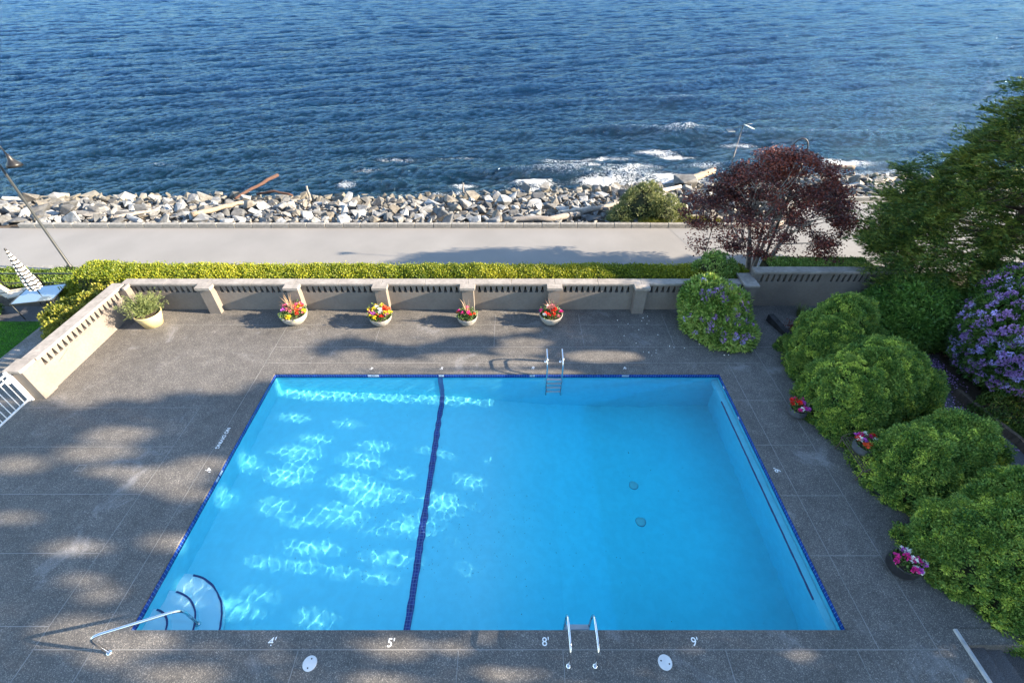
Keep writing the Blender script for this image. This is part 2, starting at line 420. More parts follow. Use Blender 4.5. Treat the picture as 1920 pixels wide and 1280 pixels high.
# ------------------------------------------------------------------ swimming pool
WL = -.12
pool = tag(empty('swimming_pool', (0, 0, 0)), 'rectangular outdoor pool with pale blue plaster and a band of dark blue tiles', 'swimming pool')
def depth(x):
    return float(np.interp(x, [PX0, -2.25, 1.2, 3.4, PX1], [-1.12, -1.5, -2.1, -2.3, -2.3]))
b = MB(); xsx = [PX0, -2.25, 1.2, 3.4, PX1]
e = .0
for i in range(4):
    a, c = xsx[i], xsx[i + 1]; za, zc = depth(a), depth(c)
    b.quad((a, PY0, za), (c, PY0, zc), (c, PY1, zc), (a, PY1, za))
    b.quad((a, PY1, za), (c, PY1, zc), (c, PY1, rim), (a, PY1, rim))
    b.quad((c, PY0, zc), (a, PY0, za), (a, PY0, rim), (c, PY0, rim))
b.quad((PX0, PY0, depth(PX0)), (PX0, PY1, depth(PX0)), (PX0, PY1, rim), (PX0, PY0, rim))
b.quad((PX1, PY1, depth(PX1)), (PX1, PY0, depth(PX1)), (PX1, PY0, rim), (PX1, PY1, rim))
basin = b.build('basin', M['plaster'], pool)
basin.cycles.is_caustics_receiver = True
def tag_rc(o): o.cycles.is_caustics_receiver = True; return o
tl = .012; tz = -.2
MB().box(PX0 + tl, PX1 - tl, PY1 - tl, PY1 - .001, tz, rim + .002).build('tile_band', M['tile_x'], pool)
MB().box(PX0 + tl, PX1 - tl, PY0 + .001, PY0 + tl, tz, rim + .002).build('tile_band', M['tile_x'], pool)
MB().box(PX0 + .001, PX0 + tl, PY0, PY1, tz, rim + .002).build('tile_band', M['tile_y'], pool)
MB().box(PX1 - tl, PX1 - .001, PY0, PY1, tz, rim + .002).build('tile_band', M['tile_y'], pool)
M['number_tile'] = nmat('white_number_tile', (.28, .38, .48), (.36, .46, .54), 6, .3, 0)
for px, w in ((701, .34), (828, .16), (998, .16), (1172, .2)):
    q = G(px, 701, -.08)
    t_ = MB().box(q.x - w / 2, q.x + w / 2, PY1 - tl - .006, PY1 - tl, -.118, -.05).build('number_tile', M['number_tile'], pool)
    o = text({701: "4 FT", 828: "5", 998: "8", 1172: "9 FT"}[px], (q.x, PY1 - tl - .0075, -.084), 0, .075, M['tile_x'], t_, 'tile_number', .003); o.rotation_euler = (R(90), 0, 0)
for y in (6.9, 6.72):
    MB().box(PX0 + tl, PX0 + tl + .004, y - .08, y + .06, -.115, -.05).build('number_tile', M['number_tile'], pool)
# floor line: across the floor and up the far wall
lx = -2.25; hw = .078
l = MB(); l.box(lx - hw, lx + hw, PY0 + .02, PY1 - .013, -1.5, -1.482)
l.box(lx - hw, lx + hw, PY1 - .013, PY1 - .002, -1.5, tz); tag_rc(l.build('floor_line', M['tile_line'], pool))
# ledge at the deep end wall, with a dark edge tile line
ly0, ly1 = 3.98, 9.53
tag_rc(MB().box(PX1 - .17, PX1 - .013, PY0 + .013, PY1 - .014, -.62, -.40).build('safety_ledge', M['plaster'], pool))
l = MB(); l.box(PX1 - .195, PX1 - .171, ly0, ly1, -.44, -.385); tag_rc(l.build('ledge_edging', M['step_edge'], pool))
# corner steps: three quarter rounds
for rr, zt in ((1.36, -.98), (.93, -.72), (.50, -.44)):
    s = MB(); n = 20
    arc = [(PX0 + rr * math.cos(t), PY0 + rr * math.sin(t)) for t in np.linspace(0, math.pi / 2, n)]
    vs = [(PX0 + .002, PY0 + .002, zt)] + [(max(x, PX0 + .002), max(y, PY0 + .002), zt) for x, y in arc]
    lo = [(v[0], v[1], -1.2) for v in vs[1:]]
    s.add(vs, [(0, i, i + 1) for i in range(1, n)]); s.add(vs[1:] + lo, [(i + 1, i, n + i, n + i + 1) for i in range(n - 1)], True)
    st = tag_rc(s.build('corner_step', M['pale_plaster'], pool))
    ed = MB(); f0 = -.01; f1 = .035
    arc = arc[:-2] if True else arc
    for i in range(len(arc) - 1):
        def pt(k, dr, z): t = np.linspace(0, math.pi / 2, n)[k]; return (PX0 + .004 + (rr + dr) * math.cos(t), PY0 + .004 + (rr + dr) * math.sin(t), z)
        ed.hexa([pt(i, -.03, zt + .001), pt(i, .006, zt + .001), pt(i + 1, .006, zt + .001), pt(i + 1, -.03, zt + .001)], [pt(i, -.03, zt + .012), pt(i, .006, zt + .012), pt(i + 1, .006, zt + .012), pt(i + 1, -.03, zt + .012)])
    tag_rc(ed.build('step_edging', M['step_edge'], st))
for px, py in ((1185, 921), (1198, 988)):
    q = G(px, py, -1.9); zf = depth(q.x)
    o = MB().lathe([(.12, 0), (.12, .03), (.09, .045), (.0, .05)], (q.x, q.y, zf), 28).build('floor_drain', M['teal_steel'], pool)
    MB().lathe([(.128, .004), (.128, .012), (.121, .012)], (q.x, q.y, zf), 28).build('drain_ring', M['step_edge'], o)
for py in (725, 782):
    q = G(1370 if py < 750 else 1398, py, -.1)
    MB().lathe([(.06, 0), (.05, .02), (.0, .02)], seg=16).build('return_fitting', M['number_tile'], pool).matrix_world = Matrix.Translation((PX1 - tl - .001, q.y, -.16)) @ Matrix.Rotation(R(-90), 4, 'Y')

# water: one closed body with gentle ripples on top
r2 = np.random.RandomState(3)
WV = [(r2.uniform(.15, .52), r2.uniform(0, 6.28), r2.uniform(0, 6.28)) for _ in range(46)]
nx, ny = 900, 460
X, Y = np.meshgrid(np.linspace(PX0 - .05, PX1 + .05, nx), np.linspace(PY0 - .05, PY1 + .05, ny))
Zw = np.zeros_like(X) + WL
for lam, a, ph in WV: Zw += min(lam, .30) * .00095 * np.sin(2 * np.pi / lam * (X * math.cos(a) + Y * math.sin(a)) + ph)
i = np.arange(nx * ny).reshape(ny, nx)
V = np.stack([X, Y, Zw], -1).reshape(-1, 3); F = [np.stack([i[:-1, :-1], i[:-1, 1:], i[1:, 1:], i[1:, :-1]], -1).reshape(-1, 4)]
nb = nx * ny
V2 = V.copy(); V2[:, 2] = -3.0
per = np.concatenate([i[0, :], i[1:, -1], i[-1, -2::-1], i[-2:0:-1, 0]]); npn = len(per)
V = np.concatenate([V, V2[per]]); lowi = nb + np.arange(npn); nxt = np.roll(np.arange(npn), -1)
F.append(np.stack([per, lowi, lowi[nxt], per[nxt]], -1))
cb = [nb + k for k in (0, nx - 1, nx - 1 + ny - 1, 2 * (nx - 1) + ny - 1)]
F = np.concatenate(F + [np.array([[cb[0], cb[3], cb[2], cb[1]]])])
m, t, p_ = base_mat('pool_water')
p_.inputs['Transmission Weight'].default_value = 1; p_.inputs['Roughness'].default_value = 0; p_.inputs['IOR'].default_value = 1.33
wo = npmesh('pool_water', V, F, m, None, True)
wo.cycles.is_caustics_caster = True
tag(wo, kind='structure')
# the deeper water swallows more red light: a wedge of absorbing water over the deep floor
dm = bpy.data.materials.new('deep_water'); dm.use_nodes = True; t = dm.node_tree; t.nodes.remove(t.nodes['Principled BSDF'])
va = t.nodes.new('ShaderNodeVolumeAbsorption'); va.inputs['Color'].default_value = (.0, .96, 1.0, 1); va.inputs['Density'].default_value = .55
t.links.new(va.outputs[0], t.nodes['Material Output'].inputs['Volume'])
dw = MB(); prof = [(-.8, -3.1), (-.8, -1.85), (.8, -1.35), (2.6, -.75), (4.6, -.32), (PX1 + .03, -.30), (PX1 + .03, -3.1)]; k = len(prof)
dw.add([(x, PY0 - .03, z) for x, z in prof] + [(x, PY1 + .03, z) for x, z in prof], [tuple(range(k))[::-1], tuple(range(k, 2 * k))] + [(i, (i + 1) % k, k + (i + 1) % k, k + i) for i in range(k)])
dw.build('deep_water', dm, wo)

# ladders
def bend(pts, n=6, r=.1):
    """round the inner corners of a poly-line"""
    pts = [Vector(q) for q in pts]; out = [pts[0]]
    for i in range(1, len(pts) - 1):
        a, b_, c = pts[i - 1], pts[i], pts[i + 1]
        ra = min(r, (a - b_).length * .49, (c - b_).length * .49)
        p0 = b_ + (a - b_).normalized() * ra; p1 = b_ + (c - b_).normalized() * ra
        for k in range(n + 1):
            t = k / n; out.append(p0.lerp(b_, t).lerp(b_.lerp(p1, t), t))
    return out + [pts[-1]]
def ladder(cx, yb, dirn, label, half=.235):
    """dirn +1: the pool lies towards +Y of the ladder base"""
    o = empty('pool_ladder', (cx, yb, 0), 0 if dirn > 0 else math.pi)
    edge = (PY0 - yb) if dirn > 0 else (yb - PY1)
    for s in (-1, 1):
        pts = [(s * half, 0, .0), (s * half, .0, .5), (s * half, .12, .66), (s * half, edge + .02, .62), (s * half, edge + .12, .42), (s * half, edge + .12, -.55 - .7)]
        MB().tube(bend(pts, 6, .17), .023, 12).build('rail', M['steel'], o)
        MB().lathe([(.05, 0), (.05, .012), (.03, .03), (.019, .032)], (s * half, 0, 0), 20).build('flange', M['steel'], o)
    for z in (-.16, -.44, -.72, -1.0):
        MB().box(-half, half, edge + .06, edge + .15, z - .03, z).build('tread', M['teal_steel'], o, .006)
    tag(o, label, 'pool ladder', 'stainless pool ladders')
    return o
ladder(1.31, 10.98 + .0, -1, 'stainless steel ladder at the far edge of the pool, its steps under water')
q1 = G(1066, 1252); q2 = G(1116, 1250)
ladder((q1.x + q2.x) / 2, 2.72, 1, 'stainless steel ladder at the near edge of the pool, between the 8 and 9 markings', .245)
# handrail at the corner steps
hr = tag(empty('hand_rail', (0, 0, 0)), 'bent stainless steel handrail reaching from the deck over the corner steps', 'handrail')
a = G(205, 1223); bq = G(365, 1165, -.5)
top0 = GY(172, 1207, a.y + .0)
A1 = Vector((a.x - .02, a.y + .02, .70)); B1 = Vector((-6.43, 3.6, .22)); B0 = Vector((-6.43, 3.6, -.75))
MB().tube(bend([(a.x, a.y, 0), A1, B1, B0], 8, .2), .027, 14).build('rail', M['steel'], hr)
MB().lathe([(.055, 0), (.055, .012), (.03, .035), (.021, .036)], (a.x, a.y, 0), 20).build('flange', M['steel'], hr)
MB().lathe([(.055, 0), (.055, .012), (.03, .035), (.021, .036)], (-6.43, 3.6, -.718), 20).build('flange', M['steel'], hr)

# ------------------------------------------------------------------ walls with tapered slots
def wall(name, A, B, h, th, slots, parent, z0=0.0, band=(.74, 1.0), cop=.3, coph=.085, copz=None, hole_m=None, gap_lo=.13, gap_hi=.035, pitch=.203, m=None, ratio=None):
    """A->B runs along the inner face; the wall thickens to the left of A->B. slots: list of (start distance, count)"""
    A = Vector((A[0], A[1], 0)); B = Vector((B[0], B[1], 0)); L = (B - A).length; u = (B - A) / L; n = Vector((-u.y, u.x, 0))
    def P(s, t, z): q = A + u * s + n * t; return (q.x, q.y, z)
    top = h - coph
    m_ = MB()
    def blk(s0, s1, za, zb): m_.hexa([P(s0, 0, za), P(s1, 0, za), P(s1, th, za), P(s0, th, za)], [P(s0, 0, zb), P(s1, 0, zb), P(s1, th, zb), P(s0, th, zb)])
    blk(0, L, z0, band[0]); blk(0, L, band[1], top)
    cur = 0
    for (s0, cnt) in slots:
        lo, hi = gap_lo / 2, gap_hi / 2
        c0 = s0
        # solid piece up to the first slot, slanted side, then fins
        edges = [s0 + pitch * (k + .5) for k in range(cnt)]
        left = cur
        ll = lh = left
        for e_ in edges:
            m_.hexa([P(ll, 0, band[0]), P(e_ - lo, 0, band[0]), P(e_ - lo, th, band[0]), P(ll, th, band[0])],
                    [P(lh, 0, band[1]), P(e_ - hi, 0, band[1]), P(e_ - hi, th, band[1]), P(lh, th, band[1])])
            ll, lh = e_ + lo, e_ + hi
        cur = s0 + cnt * pitch
        m_.hexa([P(ll, 0, band[0]), P(cur, 0, band[0]), P(cur, th, band[0]), P(ll, th, band[0])],
                [P(lh, 0, band[1]), P(cur, 0, band[1]), P(cur, th, band[1]), P(lh, th, band[1])])
    if cur < L: blk(cur, L, band[0], band[1])
    m_.build('wall_body', m or M['stucco'], parent)
    c = MB(); o_ = (cop - th) / 2
    s = 0.0
    while s < L - .01:
        e_ = min(s + 1.52, L)
        c.hexa([P(s + .003, -o_, top), P(e_ - .003, -o_, top), P(e_ - .003, th + o_, top), P(s + .003, th + o_, top)], [P(s + .003, -o_, h), P(e_ - .003, -o_, h), P(e_ - .003, th + o_, h), P(s + .003, th + o_, h)])
        s = e_
    c.build('coping', M['coping'], parent, .008)
    return P
WY = 13.82; WH = 1.15
bw = tag(empty('garden_wall', (0, WY, 0)), 'long low taupe wall with wedge slots, flat coping and piers behind the flower bowls', 'wall')
PIERS = [-10.72, -7.67, -4.60, -1.55, 1.48, 4.53, 7.60]
def local(o):   # children keep world coordinates
    for c in kids(o): c.matrix_parent_inverse = o.matrix_world.inverted()
slots = []; edges = [-13.7] + PIERS
for i in range(len(edges) - 1):
    c = (edges[i] + edges[i + 1]) / 2; slots.append((c - 12 * .203 / 2 + 13.7, 12))
bw.location = (0, 0, 0)
wall('w', (-13.7, WY), (8.35, WY), WH, .2, slots, bw, cop=.34)
for x in PIERS[:]:
    m_ = MB().box(x - .2, x + .2, WY - .27, WY - .001, 0, WH - .1).build('pier', M['stucco'], bw)
    MB().box(x - .265, x + .265, WY - .36, WY - .073, WH - .1, WH + .004).build('pier_cap', M['coping'], m_, .008)
lw = tag(empty('side_wall'), 'sunlit taupe wall with wedge slots on the left side of the deck', 'wall')
wall('w', (-13.7, 9.85), (-13.7, WY - .03), WH, .2, [(.12, 18)], lw, cop=.42)
MB().box(-14.05, -13.7 + .05, 9.36, 9.84, 0, WH - .085).build('end_pier', M['stucco'], lw)
MB().box(-14.1, -13.62, 9.3, 9.84, WH - .083, WH + .004).build('pier_cap', M['coping'], lw, .008)
MB().box(-13.699, -13.45, WY - .30, WY - .03, 0, WH - .1).build('pier', M['stucco'], lw)
MB().box(-13.48, -13.40, WY - .36, WY - .03, WH - .1, WH + .003).build('pier_cap', M['coping'], lw, .008)
v_ = MB(); zz = .62
v_.tube([(-13.685, 10.4, .56), (-13.685, 10.9, .68), (-13.685, 13.3, .70)], .006, 5); v_.build('vine_stem', M['grey_bark'], lw)
rw = tag(empty('garden_wall'), 'taller shaded taupe wall with slots at right, behind the dark step', 'wall')
wall('w', (8.5, 14.05), (13.75, 14.05), 1.5, .2, [(.25, 11), (2.75, 11)], rw, band=(1.04, 1.34), cop=.36, gap_lo=.1, gap_hi=.06)
MB().box(8.12, 8.499, WY - .28, 14.3, 0, 1.15).build('end_pier', M['stucco'], rw)
MB().box(8.05, 8.56, WY - .33, 14.35, 1.152, 1.23).build('pier_cap', M['coping'], rw, .008)

# gate on the left
gt = tag(empty('metal_gate', (-14.0, 9.27, 0)), 'white metal gate with vertical bars at the end of the left wall', 'gate')
f = MB(); GL = 2.1
f.box(-.02, .02, -.04, 0, .05, 1.15).box(-.02, .02, -GL, -GL + .04, .05, 1.15).box(-.018, .018, -GL + .04, -.04, .08, .12).box(-.018, .018, -GL + .04, -.04, 1.06, 1.1).box(-.018, .018, -GL + .04, -.04, .93, .96)
f.build('gate_frame', M['white_metal'], gt, .003)
for k in range(13):
    y = -.16 - k * .15
    MB().box(-.009, .009, y - .009, y + .009, .12, 1.06).build('bar', M['white_metal'], gt)
MB().box(-.035, .035, -.13, -.07, .82, .95).build('latch', M['white_metal'], gt, .005)
MB().box(-.03, .03, .02, .08, 0, 1.15).build('gate_post', M['white_metal'], gt, .004)
# fence outside the gate edge continuing
# white edged step wall in the near right corner, steps going down
sw = tag(empty('garden_steps'), 'dark stone steps going down beside the near right corner, edged by a white strip', 'steps')
MB().box(8.5, 8.56, -3, 3.32, -.6, .05).build('white_edge', M['pale_strip'], sw, .004)
MB().box(8.56, 11.2, 3.05, 3.32, -.6, .03).build('back_kerb', M['deck'], sw)
for k in range(4):
    MB().box(8.561 + .42 * k, 11.5, -3, 3.049, -2 - .01 * k, -.14 - .15 * (k)).build('tread', M['dark_asphalt'], sw) if False else MB().box(8.561 + .42 * k, 8.98 + .42 * k if k < 3 else 12.5, -3, 3.049, -1.6, -.12 - .13 * k).build('tread', M['black_board'] if False else M['dark_asphalt'], sw)
# black wedge cheek at the far right
ck = MB(); a0 = G(1437, 603); a1 = G(1489, 652)
w_ = .2
ck.hexa([(9.02, 13.15, 0), (9.42, 11.62, 0), (9.62, 11.66, 0), (9.22, 13.19, 0)], [(9.02, 13.15, .28), (9.42, 11.62, .05), (9.62, 11.66, .05), (9.22, 13.19, .28)])
tag(ck.build('step_cheek', M['black_board'], None, .01), 'black sloping side board of the steps beside the purple flowering bush', 'step edge')

# ------------------------------------------------------------------ sea
def shore_y(x): return 28.9 + shore_off(x)
def build_sea():
    ya = np.geomspace(20.0, 235.0, 640); yb = np.geomspace(240, 6500, 70)
    yy = np.concatenate([ya, yb]); tt = np.linspace(-1.25, 1.25, 900)
    Y, T = np.meshgrid(yy, tt, indexing='ij'); X = T * (Y * 1.0 + 8) + 0.0
    Z = np.zeros_like(X); r = np.random.RandomState(11)
    step = np.gradient(yy)[:, None]
    DXx = np.zeros_like(X)
    for k in range(110):
        lam = float(np.exp(r.uniform(math.log(.38), math.log(8.5))))
        a = r.normal(math.pi / 2 + .20, .32 if lam > 2.0 else .72)     # crests run nearly parallel to the shore
        ph = r.uniform(0, 6.28)
        amp = lam * .0094 * (1.1 if lam < 1.1 else (.72 if lam < 3.5 else .6)) * r.uniform(.6, 1.3)
        fade = np.clip((lam / (2.6 * step)) - .6, 0, 1)
        # patches of rougher and calmer water
        q = 2 * math.pi / lam * (X * math.cos(a) + Y * math.sin(a)) + ph + 1.2 * np.sin(X * .09 + ph * 3) + 1.0 * np.sin(Y * .13 + ph * 5)
        env = .75 + .5 * np.sin(X * .21 / (1 + lam * .1) + ph * 7) * np.sin(Y * .33 / (1 + lam * .1) + ph * 2)
        s = np.sin(q); Z += amp * fade * env * (s - .35 * np.cos(2 * q))
    # two swells rolling in at the right
    for (px, py, w, h, dy) in ((1190, 246, 5.0, .34, .9), (1080, 330, 5.5, .26, .8), (960, 322, 3.5, .2, .8), (760, 345, 4, .16, .7), (1480, 250, 7, .2, 1.0), (1300, 190, 8, .2, 1.2)):
        c = G(px, py, SEA); dd = (X - c.x) * .10
        Z += 2.0 * h * np.exp(-((X - c.x) / w) ** 2) * np.exp(-((Y - c.y + dd) / dy) ** 2)
    foam = np.zeros_like(X)
    sy = shore_y(X)
    foam += (.38 + .42 * sstep(X, -6, 8)) * np.exp(-np.abs(Y - sy - .3) / (.5 + .6 * sstep(X, -4, 10))) * (.7 + .5 * np.sin(X * .8 + 1.3 * np.sin(X * .37)))
    for (px, py, rx, ry, s) in ((1270, 292, 1.3, .55, 1.0), (1225, 284, 1.6, .45, .72), (1140, 296, 2.2, .5, .5), (1060, 300, 2.2, .5, .45), (1090, 308, 2.6, .35, .5), (740, 300, 1.6, .5, .45), (690, 322, 1.3, .5, .38), (860, 296, 2.2, .4, .34), (1175, 322, 2.0, .7, .5), (1253, 333, 1.0, .5, .95),
                                (1120, 343, 1.5, .5, .8), (1000, 348, 1.4, .4, .62), (1385, 270, 1.6, .5, .5), (1580, 305, 2.4, .5, .75), (650, 345, .7, .5, .6), (870, 352, .9, .4, .65), (1200, 312, 2.2, .5, .42), (300, 312, 2.5, .4, .2), (1320, 312, 1.5, .8, .38)):
        c = G(px, py, SEA); foam += s * np.exp(-((X - c.x) / rx) ** 2 - ((Y - c.y) / ry) ** 2)
    foam += .16 * np.clip(Z - .22, 0, 1) * 4 * (Y < 60)
    m, t, p = base_mat('sea_water')
    at = t.nodes.new('ShaderNodeAttribute'); at.attribute_name = 'foam'
    big = noise(t, .035, 4, .6, stretch=(1, 2.2, 1)); c = ramp(t, big.outputs[0], [(.32, (.0010, .010, .029)), (.68, (.0025, .018, .046))]).outputs[0]
    near = t.nodes.new('ShaderNodeTexCoord'); sx = t.nodes.new('ShaderNodeSeparateXYZ'); t.links.new(near.outputs['Object'], sx.inputs[0])
    mr = t.nodes.new('ShaderNodeMapRange'); mr.inputs[1].default_value = 29; mr.inputs[2].default_value = 62; t.links.new(sx.outputs[1], mr.inputs[0])
    c = mix(t, (.003, .015, .024), c, mr.outputs[0])
    lv = noise(t, 2.3, 6, .72, dist=1.6); fr = ramp(t, lv.outputs[0], [(.44, (0, 0, 0)), (.5, (1, 1, 1)), (.56, (0, 0, 0))])
    f2 = noise(t, 7.5, 4, .7); 
    ma = t.nodes.new('ShaderNodeMath'); ma.operation = 'MULTIPLY_ADD'; t.links.new(fr.outputs[0], ma.inputs[0]); ma.inputs[1].default_value = .44; ma.inputs[2].default_value = -.54
    mb = t.nodes.new('ShaderNodeMath'); mb.operation = 'ADD'; t.links.new(ma.outputs[0], mb.inputs[0]); t.links.new(at.outputs['Fac'], mb.inputs[1])
    mc = t.nodes.new('ShaderNodeMath'); mc.operation = 'MULTIPLY_ADD'; t.links.new(f2.outputs[0], mc.inputs[0]); mc.inputs[1].default_value = .8; t.links.new(mb.outputs[0], mc.inputs[2])
    fm = ramp(t, mc.outputs[0], [(.42, (0, 0, 0)), (.62, (1, 1, 1))]).outputs[0]
    t.links.new(mix(t, c, (.55, .58, .6), fm), p.inputs['Base Color'])
    p.inputs['Specular IOR Level'].default_value = 0
    t.links.new(ramp(t, fm, [(0, (.16,) * 3), (1, (.9,) * 3)]).outputs[0], p.inputs['Roughness'])
    n1 = noise(t, 4.2, 6, .74, stretch=(1, 1.6, 1), dist=.2); n2 = noise(t, .34, 8, .74, stretch=(1, 2.3, 1))
    b1 = t.nodes.new('ShaderNodeBump'); b1.inputs['Strength'].default_value = 1; b1.inputs['Distance'].default_value = .19; t.links.new(n1.outputs[0], b1.inputs['Height'])
    b2 = t.nodes.new('ShaderNodeBump'); b2.inputs['Strength'].default_value = 1; b2.inputs['Distance'].default_value = .62; t.links.new(n2.outputs[0], b2.inputs['Height'])
    t.links.new(b1.outputs[0], b2.inputs['Normal']); t.links.new(b2.outputs[0], p.inputs['Normal'])
    # steep wave faces hide each other towards the horizon, which limits the mirror share
    fz = t.nodes.new('ShaderNodeFresnel'); fz.inputs['IOR'].default_value = 1.33; t.links.new(b2.outputs[0], fz.inputs['Normal'])
    mn = t.nodes.new('ShaderNodeMath'); mn.operation = 'MINIMUM'; mn.inputs[1].default_value = .44; t.links.new(fz.outputs[0], mn.inputs[0])
    ff = mix(t, mn.outputs[0], (0, 0, 0), fm)
    gl = t.nodes.new('ShaderNodeBsdfGlossy'); gl.inputs['Roughness'].default_value = .09; gl.inputs['Color'].default_value = (.52, .76, 1, 1); t.links.new(b2.outputs[0], gl.inputs['Normal'])
    ms = t.nodes.new('ShaderNodeMixShader'); t.links.new(ff, ms.inputs[0]); t.links.new(p.outputs[0], ms.inputs[1]); t.links.new(gl.outputs[0], ms.inputs[2])
    t.links.new(ms.outputs[0], t.nodes['Material Output'].inputs[0])
    o = grid_mesh('sea_water', X, Y, Z + SEA, m)
    a = o.data.attributes.new('foam', 'FLOAT', 'POINT'); a.data.foreach_set('value', foam.ravel().astype(np.float32))
    tag(o, kind='structure')
build_sea()

# ------------------------------------------------------------------ rocks
def land_z(x, y):
    k = 21.6 + float(kerb_off(x)); s = float(shore_off(x))
    return float(np.interp(y, [k, k + .8, max(25.6 + s, k + 1), max(29.5 + s, k + 2), 36 + s], [-.5, -.62, -1.25, -2.3, -4.5]))
def rock_mesh(i):
    r = np.random.RandomState(100 + i); n = r.randint(8, 12)
    P = r.normal(size=(n, 3)); P /= np.linalg.norm(P, axis=1)[:, None]
    P = np.sign(P) * np.abs(P) ** .75
    P *= np.array([.58, .40, .34]) * r.uniform(.82, 1.12, 3)
    bm = bmesh.new()
    for q in P: bm.verts.new(q)
    bmesh.ops.convex_hull(bm, input=bm.verts)
    bmesh.ops.delete(bm, geom=[v for v in bm.verts if not v.link_faces], context='VERTS')
    bmesh.ops.bevel(bm, geom=list(bm.edges), offset=.022, segments=1, affect='EDGES', clamp_overlap=True)
    me = bpy.data.meshes.new('rock'); bm.to_mesh(me); bm.free(); me.materials.append(M['rock']); return me
def place_word(u):
    for lim, w in ((75, 'at the left edge'), (190, 'left of the corner pot'), (330, 'behind the corner pot'), (430, 'behind the second pier'), (520, 'left of the leftmost bowl'), (600, 'behind the leftmost bowl'), (670, 'between first and second bowl'), (760, 'behind the second bowl'), (830, 'between second and third bowl'),
                   (920, 'behind the third bowl'), (990, 'between third and fourth bowl'), (1075, 'behind the fourth bowl'), (1150, 'left of the shore shrub'), (1300, 'around the shore shrub'), (1560, 'behind the maple'), (1700, 'right of the maple')):
        if u < lim: return w
    return 'behind the cedar'
RM = [rock_mesh(i) for i in range(22)]
RMT = {}
for k_ in TONES:
    RMT[k_] = []
    for q in RM:
        q2 = q.copy(); q2.materials[0] = M['rock_' + k_]; RMT[k_].append(q2)
def build_rocks():
    r = np.random.RandomState(5); pts = []
    grid = {}
    def ok(x, y, d):
        for a in (-1, 0, 1):
            for b_ in (-1, 0, 1):
                for (qx, qy, qd) in grid.get((int(x // 1.2) + a, int(y // 1.2) + b_), ()):
                    if (qx - x) ** 2 + (qy - y) ** 2 < (.40 * (d + qd)) ** 2: return False
        return True
    for size, tries in (((.75, 1.15), 260), ((.52, .76), 4200), ((.35, .52), 12000), ((.2, .33), 9000)):
        for _ in range(tries):
            x = r.uniform(-31, 31); k = 21.85 + float(kerb_off(x)); sy = float(shore_y(x)) + .35
            y = r.uniform(k, sy); d = r.uniform(*size) * (.85 if x > 13 else 1)
            if size[0] > .9 and y < k + 1: continue
            y = max(y, k + d * .33)
            if ok(x, y, d):
                grid.setdefault((int(x // 1.2), int(y // 1.2)), []).append((x, y, d)); pts.append((x, y, d))
    items = []
    for (x, y, d) in pts:
        z = land_z(x, y) + d * r.uniform(.0, .28)
        sc = (d * r.uniform(.85, 1.25), d * r.uniform(.8, 1.2), d * r.uniform(.75, 1.15))
        rot = (r.uniform(-.7, .7), r.uniform(-.7, .7), r.uniform(0, 6.28))
        depth_ = CT * y + ST * (HC - z)
        vis = abs(x) / depth_ < 1.1
        hid = 1.0
        if vis:
            u = x / depth_ * 870 + 960; vv = 640 + 870 * (ST * -y + CT * (HC - z)) / depth_
            if 1140 < u < 1290 and 345 < vv < 425: hid = .3
            if 1290 < u < 1580 and vv > 290: hid = .2
            if u > 1680: hid = .05
        u = x / depth_ * 870 + 960; items.append((d / depth_ * (1 if vis else 0) * hid, x, y, z, sc, rot, r.randint(len(RM)), vis, u))
    items.sort(key=lambda a: -a[0])
    V, F = [], []; nv = 0
    names = {}; tones = ['whitish', 'pale', 'pale', 'grey', 'whitish', 'tan', 'pale', 'grey']
    for n, (s, x, y, z, sc, rot, k, vis, u) in enumerate(items):
        if n < 296:
            tone = tones[r.randint(len(tones))]; me = RMT[tone][k]
            o = bpy.data.objects.new('rock', me); COL.objects.link(o)
            o.location = (x, y, z); o.rotation_euler = rot; o.scale = sc
            fy = (y - 21.8 - float(kerb_off(x))) / (float(shore_y(x)) - 21.8 - float(kerb_off(x)))
            dd = (sc[0] * sc[1] * sc[2]) ** (1 / 3); size = 'small' if dd < .56 else ('medium' if dd < .7 else ('large' if dd < .9 else 'huge'))
            shp = 'flat' if sc[2] < .85 * min(sc[0], sc[1]) else ('long' if max(sc[0], sc[1]) > 1.25 * min(sc[0], sc[1]) else 'blocky')
            row = 'next to the kerb' if fy < .2 else ('low at the water' if fy > .82 else ('on the upper slope' if fy < .5 else 'on the lower slope'))
            names.setdefault('%s %s %s boulder %s, %s' % (size, shp, tone, row, place_word(u)), []).append((u, o))
            tag(o, 'x', 'rock', 'large boulders of the rock revetment')
        else:
            if not vis and r.rand() < .4: continue
            mt = Matrix.LocRotScale(Vector((x, y, z)), Matrix.Rotation(rot[2], 3, 'Z') @ Matrix.Rotation(rot[0], 3, 'X'), Vector(sc))
            for v in RM[k].vertices: V.append(tuple(mt @ v.co))
            F += [tuple(nv + i for i in p.vertices) for p in RM[k].polygons]; nv += len(RM[k].vertices)
    for lab, os_ in names.items():
        os_.sort(key=lambda a: a[0])
        for j, (u, o) in enumerate(os_):
            o['label'] = lab if len(os_) == 1 else ordinal(j + 1) + ' from left: ' + lab
    # gravel and chips in the gaps
    for _ in range(2600):
        x = r.uniform(-30, 30); y = r.uniform(21.75 + float(kerb_off(x)), float(shore_y(x)) - .6); d = r.uniform(.12, .28)
        mt = Matrix.LocRotScale(Vector((x, y, land_z(x, y) + .05)), Matrix.Rotation(r.uniform(0, 6), 3, 'Z') @ Matrix.Rotation(r.uniform(-.5, .5), 3, 'X'), Vector((d, d, d * .8)))
        me = RM[r.randint(len(RM))]
        for v in me.vertices: V.append(tuple(mt @ v.co))
        F += [tuple(nv + i for i in p.vertices) for p in me.polygons]; nv += len(me.vertices)
    me = bpy.data.meshes.new('small_rocks'); me.from_pydata(V, [], F)
    mm = M['rock'].copy(); t = mm.node_tree
